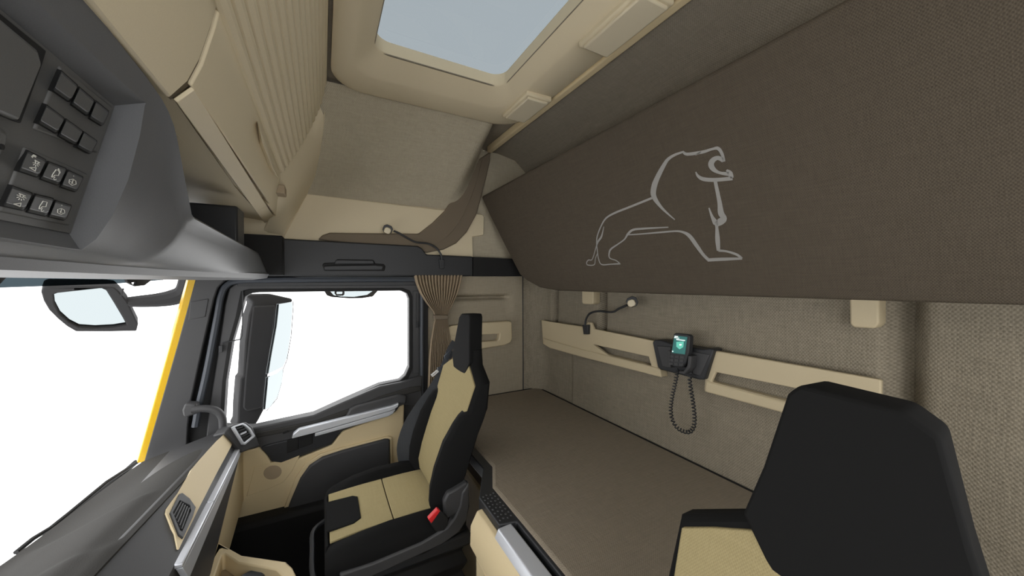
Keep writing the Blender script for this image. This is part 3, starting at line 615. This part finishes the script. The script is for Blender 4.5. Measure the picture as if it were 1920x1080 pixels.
base = thing('bunk_cabinet', (.5, -.6, 0), 'tan bunk base with drawer front, black tray and silver rail', 'cabinet')
MB().box((.40, -1.13, .0), (.935, -.385, .69)).build('body', 'tan_deep', base, bevel=.004)
MB().prism([V((.95, -.50, .69)), V((1.80, -.50, .69)), V((1.80, -1.13, .69)), V((.935, -1.13, .69)), V((.935, -.46, .69))], (0, 0, -.69)).build('rear_body', 'tan_deep', base, bevel=.004)
MB().box((-.44, -1.13, 0), (.398, -.50, .69)).build('rear_body', 'tan_deep', base, bevel=.004)
MB().prism([V((-.6, -.385, .795)), V((.93, -.385, .795)), V((.93, -.37, .745)), V((.93, -.37, .69)), V((-.6, -.37, .69)), V((-.6, -.37, .745))], (0, -.02, 0)) 
MB().loft([[(x, -.404, .798), (x, -.386, .796), (x, -.366, .76), (x, -.364, .70), (x, -.404, .70)] for x in (.60, .934)]).build('top_moulding', 'tan_deep', base, bevel=.004)
MB().loft([[(x, -.404, .798), (x, -.386, .796), (x, -.366, .76), (x, -.364, .70), (x, -.404, .70)] for x in (.40, .597)]).build('top_moulding', 'tan_deep', base, bevel=.004)
dr = MB().prism([V((.42, -.375, .68)), V((.915, -.375, .68)), V((.915, -.375, .40)), V((.42, -.375, .40))], (0, -.012, 0)).build('drawer', 'tan_deep', base, bevel=.004)
MB().box((.60, -.378, .655), (.86, -.366, .672)).build('drawer_grip', 'tan', dr, bevel=.004)
MB().prism([V((.42, -.375, .39)), V((.915, -.375, .39)), V((.915, -.375, .06)), V((.42, -.375, .06))], (0, -.012, 0)).build('drawer', 'tan_deep', base, bevel=.004)
Z1 = R(-.632)
tray_o = [V((.822, -.402, Z1)), V((.812, -.449, Z1)), V((.40, -.449, Z1)), V((.40, -.462, Z1)), V((.96, -.462, Z1)), V((1.09, -.515, Z1)), V((1.80, -.515, Z1)), V((1.80, -.478, Z1)), V((1.10, -.478, Z1)), V((.985, -.418, Z1)), V((.955, -.402, Z1))]
tray_h = [V((-.5, -.412, Z1)), V((-.5, -.451, Z1)), V((.81, -.451, Z1)), V((.81, -.412, Z1))]
tr = MB().prism(tray_o, (0, 0, -.04)).build('tray_rim', 'black', base, bevel=.003)
mb = MB()
for i in range(8):
    for j in range(4):
        x = .835+i*.0165+(j % 2)*.004; y = -.412-j*.0115-(i % 2)*.002
        mb.loft([[V((x+r*math.cos(a*math.pi/4), y+r*math.sin(a*math.pi/4), Z1+h)) for a in range(8)] for r, h in ((.0036, -.001), (.0028, .0018), (.001, .0022))])
mb.build('grip_studs', 'dark', tr)['kind'] = 'stuff'
MB().prism([V((.815, -.384, .792)), V((.818, -.3965, .813)), V((.818, -.436, .815)), V((.818, -.436, .78)), V((.815, -.384, .78))], (-.415, 0, 0)).build('silver_rail', 'silver', base, bevel=.004, seg=3)
MB().box((.40, -.452, .74), (.81, -.432, .765)).build('slot_floor', 'soot', base)

# ================================================================ SEATS
SX = 1.30
def seat(xc, m, label, full=True):
    t = thing('cab_seat', (xc, -.25, 0), label, 'seat', None)
    def P(x, y, z): return V((xc+m*x, y, z))
    def conv(pts, X):  # px -> local inboard plane of the passenger seat -> this seat
        return [P(q.x-SX, q.y, q.z) for q in PP(pts, X=X)]
    # cushion body
    prof = lambda hmp, w, zt, zb: [(-w+.015, zb), (-w, zb+.02), (-w-.002, zt-.025), (-w+.022, zt-.004+hmp*.45), (-.150, zt+.002+hmp*.45), (-.134, zt-.006), (0, zt-.009), (.134, zt-.006), (.155, zt+hmp), (w-.018, zt+hmp), (w, zt+hmp-.02), (w, zb+.02), (w-.015, zb)]
    rings = []
    for y, hmp, w_, zt, zb in ((.0, -.004, .190, .655, .60), (-.010, -.002, .197, .676, .59), (-.03, .002, .20, .684, .59), (-.10, .018, .205, .688, .59), (-.18, .028, .205, .690, .59), (-.28, .026, .205, .690, .59), (-.36, .018, .20, .690, .60), (-.42, .01, .19, .685, .61)):
        rings.append([P(x, y, z) for x, z in prof(hmp, w_, zt, zb)])
    MB().loft(rings).build('cushion', 'seat_black', t, ang=55)
    # tan cloth on the cushion in two sections, black insert in the front one
    def pad(y0, y1, z0, z1, name, mat, x0=-.133, x1=.133, th=.008, extra=0):
        rows = [[P(x, lerp(y0, y1, k/6), lerp(z0, z1, k/6)+extra-.004*(1-(x/.14)**2)+.002*math.sin(k/6*math.pi)) for x in [lerp(x0, x1, q/8) for q in range(9)]] for k in range(7)]
        return MB().sheet(rows, (0, 0, -th)).build(name, mat, t, bevel=.002, ang=50)
    pad(-.014, -.195, .684, .693, 'cushion_pad', 'seat_top')
    pad(-.198, -.365, .693, .692, 'cushion_pad', 'seat_top')
    ins = [(-.095, -.010), (-.085, -.10), (-.04, -.128), (.075, -.128), (.085, -.02), (.085, -.010)]
    ins = [(-.086, -.006), (-.086, -.082), (-.07, -.105), (.058, -.105), (.072, -.09), (.078, -.006)]
    MB().prism([P(x, y, .6875-y*.03) for x, y in ins], (0, 0, -.006)).build('cushion_insert', 'seat_black', t, bevel=.002)
    MB().prism([P(x, -.002, z) for x, z in ((-.14, .676), (.14, .676), (.145, .615), (-.145, .615))], (0, -.01, 0)).build('cushion_front', 'seat_black', t, bevel=.004)
    # backrest body
    BS = [(.68, -.350, -.405, .178, .030), (.73, -.340, -.410, .188, .040), (.78, -.350, -.420, .190, .048), (.84, -.368, -.443, .190, .052), (.92, -.395, -.470, .190, .048), (.975, -.418, -.495, .190, .034), (.998, -.426, -.503, .190, .022), (1.008, -.432, -.508, .190, .002), (1.10, -.462, -.517, .190, .0), (1.145, -.476, -.526, .108, .0), (1.20, -.484, -.530, .09, 0)]
    rings = []
    for z, yf, yb, w_, p in BS:
        s_ = min(1, w_/.19); a = .135*s_; b = .150*s_
        rings.append([P(x, y, z) for x, y in ((-w_+.02, yb), (-w_, yb+.015), (-w_, yf+p-.015), (-w_+.012, yf+p), (-b, yf+p*.9), (-a, yf), (0, yf-.004), (a, yf), (b, yf+p*.7), (w_-.026, yf+p*.85), (w_-.014, yf+p*.8-.012), (w_-.012, yb+.015), (w_-.03, yb))])
    MB().loft(rings).build('backrest', 'seat_black', t, ang=50)
    rows = []
    for z, hw in ((.700, .128), (.74, .131), (.80, .132), (.86, .132), (.92, .132), (.975, .133), (.998, .140), (1.012, .172), (1.05, .174), (1.095, .176), (1.118, .135), (1.140, .090), (1.15, .07)):
        yf = interp(z, BS)[0]
        rows.append([P(hw*k/6, yf+.005-.003*(1-(k/6)**2), z) for k in range(-6, 7)])
    MB().sheet(rows, (0, -.008, 0)).build('backrest_pad', 'seat_tan', t, bevel=.002, ang=50)
    # headrest
    hf = [(-.048, 1.331), (.036, 1.327), (.060, 1.311), (.080, 1.225), (.0995, 1.157), (.064, 1.108), (0, 1.066), (-.064, 1.108), (-.0995, 1.157), (-.080, 1.225), (-.060, 1.318)]
    yh = lambda z: -.462-(z-1.10)*.11
    mb = MB(); c_ = V((0, 0, 0))
    r0 = [P(x, yh(z)+.0, z) for x, z in hf]; r1 = [P(x*.9, yh(z)-.055, z+(.0 if z > 1.12 else .06)) for x, z in hf]
    mb.loft([r1, r0]); mb.build('headrest', 'seat_black', t, bevel=.0045, seg=2)
    # side shell of the seat frame with hinge cover
    MB().prism(conv([(636, 1078), (700, 1056), (790, 1018), (838, 990), (852, 972), (862, 950), (866, 925), (880, 905), (881, 950), (876, 975), (862, 998), (830, 1022), (760, 1054), (700, 1082), (640, 1102)], 1.088), V((m*.03, 0, 0))).build('side_shell', 'dark', t, bevel=.006)
    MB().prism(conv([(836, 975), (832, 942), (840, 925), (850, 920), (876, 904), (880, 912), (878, 945), (862, 960)], 1.092), V((m*.03, 0, 0))).build('hinge_cover', 'dark', t, bevel=.006)
    MB().prism([P(-x.x+SX-SX, 0, 0) for x in []] or [P(.20, -.30, .60), P(.20, -.42, .60), P(.20, -.43, .76), P(.20, -.36, .74)], V((m*.02, 0, 0))).build('hinge_cover', 'black', t, bevel=.006)
    # seat pan, bellows, base
    MB().prism([P(-.19, -.0, .605), P(.19, 0, .605), P(.19, -.44, .605), P(-.19, -.44, .605)], (0, 0, -.045)).build('seat_pan', 'black', t, bevel=.01)
    rings = []
    for k in range(13):
        z = .56-k*.036; g = .0 if k % 2 else .016
        rings.append([P(x, y, z) for x, y in ((-.15-g, -.04+g), (.15+g, -.04+g), (.15+g, -.42-g), (-.15-g, -.42-g))])
    MB().loft(rings).build('bellows', 'soot', t, bevel=.004)
    MB().prism([P(-.17, -.02, .13), P(.17, -.02, .13), P(.17, -.45, .13), P(-.17, -.45, .13)], (0, 0, -.13)).build('pedestal', 'soot', t, bevel=.01)
    # adjusting bar in front
    MB().tube([P(x, y, z) for x, y, z in spline([(.14, -.04, .60), (.10, .03, .59), (.0, .035, .585), (-.12, .03, .585), (-.19, .0, .585), (-.205, -.06, .59)], 5)], .008, 8).build('adjuster_bar', 'black', t)
    # buckle
    bk = MB().prism(conv([(807, 983), (826, 957), (841, 972), (840, 985), (833, 995), (818, 998)], 1.070), V((m*.018, 0, 0))).build('buckle', 'soot', t, bevel=.003)
    MB().prism(conv([(803, 974), (821, 955), (826, 958), (809, 982)], 1.068), V((m*.016, 0, 0))).build('buckle_button', 'red', bk, bevel=.002)
    # belt on the outboard side
    if full:
        path = spline([(852, 640), (842, 658), (833, 683), (824, 708), (809, 738), (788, 768), (771, 795), (761, 820), (757, 845), (763, 880)], 5)
        cn = [P(q.x-SX, q.y, q.z) for q in PP(path, X=1.495)]
        wd = [.012+.018*smooth01((i-8)/16) for i in range(len(cn))]
        bl = MB().ribbon([(p, h) for p, h in zip(cn, wd)], (-.75, .6, .2), 0, .002).build('seat_belt', 'webbing', t, ang=60)
        MB().prism(conv([(833, 668), (846, 655), (852, 664), (846, 672), (836, 676)], 1.488), V((.01, 0, 0))).build('belt_guide', 'seal', bl, bevel=.002)
        MB().prism(conv([(820, 690), (836, 684), (834, 700), (822, 698)], 1.488), V((.01, 0, 0))).build('belt_slider', 'seal', bl, bevel=.002)
        MB().prism(conv([(808, 703), (820, 693), (823, 697), (811, 707)], 1.488), V((.004, 0, 0)), [conv([(811.5, 703.5), (818, 697.5), (819, 699), (812.5, 705)], 1.488)]).build('belt_tongue', 'silver', bl)
    else:
        MB().prism([P(.17, -.50, 1.17), P(.20, -.50, 1.19), P(.215, -.50, 1.15), P(.19, -.50, 1.13)], (0, -.03, 0)).build('belt_guide', 'seal', t, bevel=.003)
    return t
seat(SX, 1, 'passenger seat with tan centre and black headrest beside the door')
seat(.155, -1, 'nearer seat at the lower right, its large black headrest seen close up', False)

# ================================================================ DASHBOARD
dash = thing('dashboard', (1.3, .45, .6), 'grey leather-grained dashboard with tan inlay and silver strip below the windscreen', 'dashboard')
RD = [(-.5, .44, -.57), (.6, .43, -.57), (1.0, .3935, -.57), (1.77, .309, -.57)]
WBd = spline([(-.5, .75, -.667), (.4, .74, -.667), (.9, .72, -.667), (1.2, .69, -.667), (1.37, .660, -.667), (1.565, .634, -.667), (1.68, .612, -.662), (1.77, .585, -.655)], 8)
rows = []
xs = [-.5+i*2.27/150 for i in range(151)]
for x in xs:
    ry, rz = interp(x, RD); wy, wz = interp(x, WBd); row = []
    for k in range(34):
        t = k/33; y = lerp(ry, wy, t)
        z = lerp(rz, wz, smooth01(t)**1.1*(1-smooth01((x-1.45)/.3))+t*smooth01((x-1.45)/.3))
        # raised middle section of the dash top, its edge crossing towards the windscreen
        e = smooth01((1.33-x)/.03); z += .008*e*smooth01((t-.10)/.15)*(1-smooth01((t-.70)/.30))
        e2 = smooth01((1.10-.12*t*t-x)/.04); z += .007*e2*smooth01((t+.02)/.1)*(1-smooth01((t-.6)/.2))
        row.append((x, y, R(z)))
    rows.append(row)
MB().sheet(rows, (0, 0, -.02)).build('top', 'grey', dash, ang=60)
def U(x):
    t = (1.72-x)/(1.72-1.24); return (.286-.009*t, -.655-.145*t) if t < 1.6 else (.2716, -.887)
xs2 = [-.5, .2, .6, .9, 1.0, 1.05, 1.1, 1.2, 1.3, 1.4, 1.5, 1.6, 1.7, 1.74]
r_ = []
for x in xs2:
    ry, rz = interp(x, RD); uy, uz = U(x)
    r_.append([(x, ry+.02, R(rz+.000)), (x, ry+.006, R(rz-.001)), (x, ry-.003, R(rz-.006)), (x, .2965, R(-.632)), (x, .296, R(-.640)), (x, uy, R(uz)), (x, uy+.05, R(uz-.005)), (x, .5, R(uz-.02)), (x, .5, R(-.62))])
MB().loft(r_).build('front', 'dark', dash, ang=35)
def ond(px, py, d=0):
    """point of a line of sight on the twisted dash face, lifted by d"""
    t = .32
    a, b = .2, .45
    dd = ray(px, py); e0 = V((0, 0, EZ))
    def g(y):
        p = e0+dd*(y/dd.y); k = (p.z-R(-.576))/(R(-.632)-R(-.576)); ry = interp(p.x, RD)[0]-.003
        return y-lerp(ry, .2965, k), p
    for _ in range(40):
        m_ = (a+b)/2
        if g(m_)[0] > 0: b = m_
        else: a = m_
    p = g((a+b)/2)[1]; return p+V((0, -.62, .78))*d
dn = V((0, -.62, .78))
LL = [(422, 813), (405, 828), (390, 844), (374, 862), (358, 881), (344, 905), (332, 926), (320, 942), (311, 955), (309, 964), (316, 980), (326, 1002), (331, 1030)]
RR = [(436, 831), (428, 846), (420, 861), (408, 883), (396, 906), (384, 930), (374, 949), (366, 965), (359, 980), (354, 990), (348, 1002), (341, 1016), (334, 1031)]
MB().sheet([[ond(lerp(a[0], b[0], k/4), lerp(a[1], b[1], k/4), .0035) for k in range(5)] for a, b in zip(LL, RR)], -dn*.008).build('inlay', 'inlay', dash, ang=50)
vent2 = [(332, 931), (338, 929), (352, 940), (363, 956), (357, 975), (339, 1014), (331, 1008), (315, 966)]
v2 = MB().prism([ond(*p, .008) for p in vent2], -dn*.004, [[ond(*p, .008) for p in [(333, 943), (352, 953), (354, 962), (337, 1002), (333, 1000), (320, 966)]]]).build('air_vent', 'black', dash, bevel=.001)
MB().prism([ond(*p, .0045) for p in vent2], -dn*.001).build('vent_back', 'soot', v2, smooth=False)
for k in range(5):
    f = (k+.5)/5
    a0 = (lerp(334, 353, f), lerp(944, 958, f)); a1 = (lerp(320, 338, f), lerp(968, 1000, f))
    MB().prism([ond(a0[0]-1, a0[1], .0075), ond(a0[0]+1.2, a0[1], .0075), ond(a1[0]+1.2, a1[1], .0075), ond(a1[0]-1, a1[1], .0075)], -dn*.004).build('vent_blade', 'black', v2, smooth=False)
MB().box((1.045, .281, R(-.6425)), (1.30, .300, R(-.6315))).build('silver_strip', 'silver', dash, bevel=.003)
MB().box((1.302, .281, R(-.6425)), (1.735, .300, R(-.6315))).build('silver_strip', 'silver', dash, bevel=.003)
MB().prism([V((1.045, .282, R(-.6425))), V((1.735, .282, R(-.6425))), V((1.735, .280, R(-.653))), V((1.05, .272, R(-.674)))], (0, .012, 0)).build('strip_underside', 'silver', dash, bevel=.001)
# vent housing at the door end
HP = plane3(at(457, 815, Y=.272), at(457, 815, Y=.272)+V((.8, -.5, 0)), at(457, 815, Y=.272)+V((.0, .25, .8))); hn = HP[1] if HP[1].y < 0 else -HP[1]
def onh(px, py, d=0): return at(px, py, pl=(HP[0]+hn*d, HP[1]))
MB().prism([onh(*p, -.004) for p in [(421, 812), (430, 800), (441, 795), (462, 791), (474, 800), (488, 836), (470, 842), (455, 848), (438, 828)]], -hn*.05).build('vent_housing', 'dark', dash, bevel=.004)
vo = [(436, 801), (441, 798), (456, 793), (462, 796), (470, 803), (479, 817), (477, 820), (460, 834), (456, 833)]
vi = [(441, 801), (455, 796.5), (460, 799), (467, 805), (474, 817), (460, 829), (457, 828)]
v1 = MB().prism([onh(*p, .004) for p in vo], -hn*.012, [[onh(*p, .004) for p in vi]]).build('air_vent', 'silver', dash, bevel=.0015)
MB().prism([onh(*p, -.0035) for p in vo], -hn*.001).build('vent_back', 'soot', v1, smooth=False)
for k in range(5):
    f = (k+.6)/5.4
    a0 = (lerp(441, 458, f), lerp(801, 828, f)); a1 = (lerp(455, 474, f), lerp(797, 818, f))
    MB().prism([onh(a0[0], a0[1]-1, .002), onh(a1[0], a1[1]-1, .002), onh(a1[0], a1[1]+1.2, .002), onh(a0[0], a0[1]+1.2, .002)], -hn*.006).build('vent_blade', 'black', v1, smooth=False)
MB().prism([onh(*p, .003) for p in [(451, 813), (462, 808), (463, 811), (452, 816)]], -hn*.004).build('vent_knob', 'silver', v1, bevel=.0006)
# tan lower column and tray
MB().prism(PP([(452, 848), (458, 846), (473, 883), (452, 955), (428, 1040), (385, 1090), (384, 1075), (410, 1000)], Y=.288), (0, .04, 0)).build('lower_column', 'tan_deep', dash, bevel=.004)
TZ = R(-.80)
to = [(386, 1095), (389, 1078), (408, 1017), (412, 1018), (453, 1041), (536, 1053), (548, 1064), (556, 1080), (575, 1125), (540, 1190), (380, 1190)]
ti = [(398, 1100), (403, 1078), (416, 1040), (422, 1038), (447, 1055), (518, 1068), (530, 1080), (545, 1120), (520, 1160), (395, 1160)]
MB().prism(PP(to, Z=TZ), (0, 0, -.05), [PP(ti, Z=TZ)]).build('tray_rim', 'tan_deep', dash, bevel=.005)
MB().prism(PP(to, Z=TZ-.05), (0, 0, -.02)).build('tray_floor', 'taupe', dash, bevel=.003)
MB().loft([[at(468, 1086, Z=TZ-.02)+V((r*math.cos(a*math.pi/12), r*math.sin(a*math.pi/12), h)) for a in range(24)] for r, h in ((.034, -.03), (.034, 0), (.028, .004))]).build('cup_lid', 'seal', dash)

# ================================================================ OUTSIDE: VISOR, MIRRORS, WIPERS
vs = thing('sun_visor', (1.6, .62, R(.0)), 'smoked blue-grey sun visor outside along the top of the windscreen', 'sun visor')
a = V((1.25, .69, 0)); b = V((1.93, .548, 0))
VP = plane3(a, b, a+V((0, .0, 1)))
MB().prism([at(-40, 500, pl=VP), at(318, 500, pl=VP), at(318, 519, pl=VP), at(306, 525, pl=VP), at(215, 532, pl=VP), at(0, 539.5, pl=VP), at(-40, 541, pl=VP)], (.004, .004, 0)).build('shade', 'visor', vs)
VP2 = (VP[0]+V((-.02, -.02, 0)), VP[1])
MB().prism([at(*p, pl=VP2) for p in [(200, 500), (295, 505), (292, 520), (272, 535), (255, 537), (240, 530), (236, 521), (205, 519)]], (.01, .01, 0), [[at(*p, pl=VP2) for p in [(247, 530), (256, 528), (254, 534), (249, 533)]]]).build('bracket', 'ext', vs, bevel=.002)
MB().prism([at(*p, pl=VP2) for p in [(-30, 500), (32, 500), (0, 534), (-30, 536)]], (.01, .01, 0)).build('bracket', 'ext', vs, bevel=.002)

MPp = (V((2.0, .80, R(-.08))), V((-.76, -.27, -.59)).normalized())
mn = MPp[1] if MPp[1].x < 0 else -MPp[1]
def onm(px, py, d=0): return at(px, py, pl=(MPp[0]+mn*d, MPp[1]))
fm = thing('front_mirror', onm(170, 580), 'dark-framed blind spot mirror hanging outside the windscreen on an arm', 'mirror')
fo = [(77, 548), (80, 540), (88, 537), (200, 537), (214, 539), (224, 548), (238, 565), (250, 590), (259, 608), (256, 621), (205, 622), (142, 622), (125, 612), (108, 598), (92, 582), (82, 565)]
fi = [(100, 552), (108, 549), (190, 540), (199, 544), (214, 568), (230, 595), (238, 610), (215, 614), (180, 616), (148, 614), (130, 605), (112, 589), (102, 570)]
MB().prism([onm(*p) for p in fo], -mn*.05, [[onm(*p) for p in fi]]).build('frame', 'ext', fm, bevel=.004)
MB().prism([onm(*p, -.012) for p in fi], -mn*.004).build('glass', 'mirror', fm)
MB().loft([[onm(*p, -.05) for p in fo], [onm(lerp(p[0], 190, .25), lerp(p[1], 575, .25), -.10) for p in fo]]).build('housing', 'ext', fm, bevel=.01)
MB().tube([onm(x, y, -.02) for x, y in spline([(238, 566), (262, 565), (300, 562), (330, 556), (348, 545), (356, 520), (360, 505)], 5)]+[V((1.87, .50, R(.045)))], [.020+.016*min(1, i/14) for i in range(31)]+[.03], 10).build('arm', 'ext', fm)
MB().tube([onm(231, 541), onm(227, 556)], .003, 6).build('stalk', 'ext', fm)

XM = 2.12
G1 = (V((2.13, .10, R(0))), V((-.45, -.89, -.05)).normalized())
G2 = (V((2.13, .10, R(0))), V((-.42, -.90, -.12)).normalized())
sm = thing('side_mirror', at(490, 790, X=XM), 'tall dark side mirror with two glasses outside the passenger window', 'mirror')
hs = [(462, 556), (468, 552), (508, 551), (548, 560), (549, 566), (523, 572), (519, 610), (510, 660), (503, 700), (499, 740), (497, 765), (485, 788), (476, 802), (440, 802), (446, 790), (447, 760), (451, 710), (456, 706), (460, 640), (467, 590), (473, 572), (474, 566)]
MB().prism(PP(hs, X=XM), (.10, .04, 0)).build('housing', 'ext', sm, bevel=.008)
MB().prism(PP([(474, 574), (517, 572), (509, 640), (498, 705), (492, 765), (462, 772), (455, 765), (459, 710), (466, 640)], X=XM-.012), (.02, 0, 0)).build('cover', 'ext', sm, bevel=.008)
MB().prism(PP([(523, 570), (548, 566), (549, 575), (545, 630), (538, 672), (531, 688), (503, 701), (510, 660), (519, 610)], pl=G1), (.005, 0.01, 0)).build('main_glass', 'mirror', sm, bevel=.001)
MB().prism(PP([(503, 707), (520, 700), (531, 691), (529, 715), (520, 745), (505, 765), (497, 768)], pl=G2), (.005, 0.01, 0)).build('wide_angle_glass', 'mirror', sm, bevel=.001)
MB().tube([at(455, 812, X=XM+.04), at(452, 840, X=1.99), V((1.86, at(452, 840, X=1.86).y, .78))], .02, 10).build('arm', 'ext', sm)
MB().tube(PP([(549, 564), (550, 575), (546, 630), (538, 675), (531, 692), (528, 718), (519, 748), (500, 770)], X=XM-.002), .0018, 6).build('glass_edge', 'ext', sm)
km = thing('kerb_mirror', at(660, 548, X=XM), 'small kerb mirror peeking below the top of the passenger window', 'mirror')
MB().prism(PP([(605, 520), (712, 520), (708, 546), (699, 556), (680, 559), (655, 559.5), (622, 557), (613, 554), (608, 546)], X=XM), (.05, .0, 0), [PP([(618, 530), (700, 530), (700, 546), (690, 553), (665, 557), (640, 556.5), (626, 554), (619, 546)], X=XM)]).build('frame', 'ext', km, bevel=.003)
MB().prism(PP([(610, 528), (706, 528), (704, 548), (694, 556), (655, 558), (620, 556), (612, 546)], X=XM+.02), (.004, 0, 0)).build('glass', 'mirror', km)
MB().tube([at(660, 525, X=XM+.03), at(660, 500, X=XM), V((1.87, at(660, 500, X=XM).y, R(.12)))], .012, 8).build('arm', 'ext', km)
MB().prism(PP([(628, 544), (646, 544), (646, 552), (643, 554.5), (631, 554.5), (628, 551)], X=XM-.01), (.01, 0, 0), [PP([(631, 547), (643, 547), (643, 551), (641, 552), (632, 552), (631, 550)], X=XM-.01)]).build('clip', 'ext', km, bevel=.001)

wp = thing('windscreen_wiper', (1.5, .74, R(-.7)), 'black wiper lying along the foot of the windscreen outside', 'wiper')
WPL = plane3((1.86, .645, 0), (1.30, .75, 0), (1.86, .645, 1))
MB().tube([at(x, y, pl=WPL) for x, y in ((30, 1036), (62, 1010), (95, 990), (130, 962), (200, 904), (262, 864))], .006, 8).build('blade', 'soot', wp)
MB().tube([at(x, y, pl=(WPL[0]+V((0, .015, 0)), WPL[1])) for x, y in ((70, 1022), (115, 978), (170, 938), (225, 893), (255, 866))], .009, 8).build('arm', 'soot', wp)
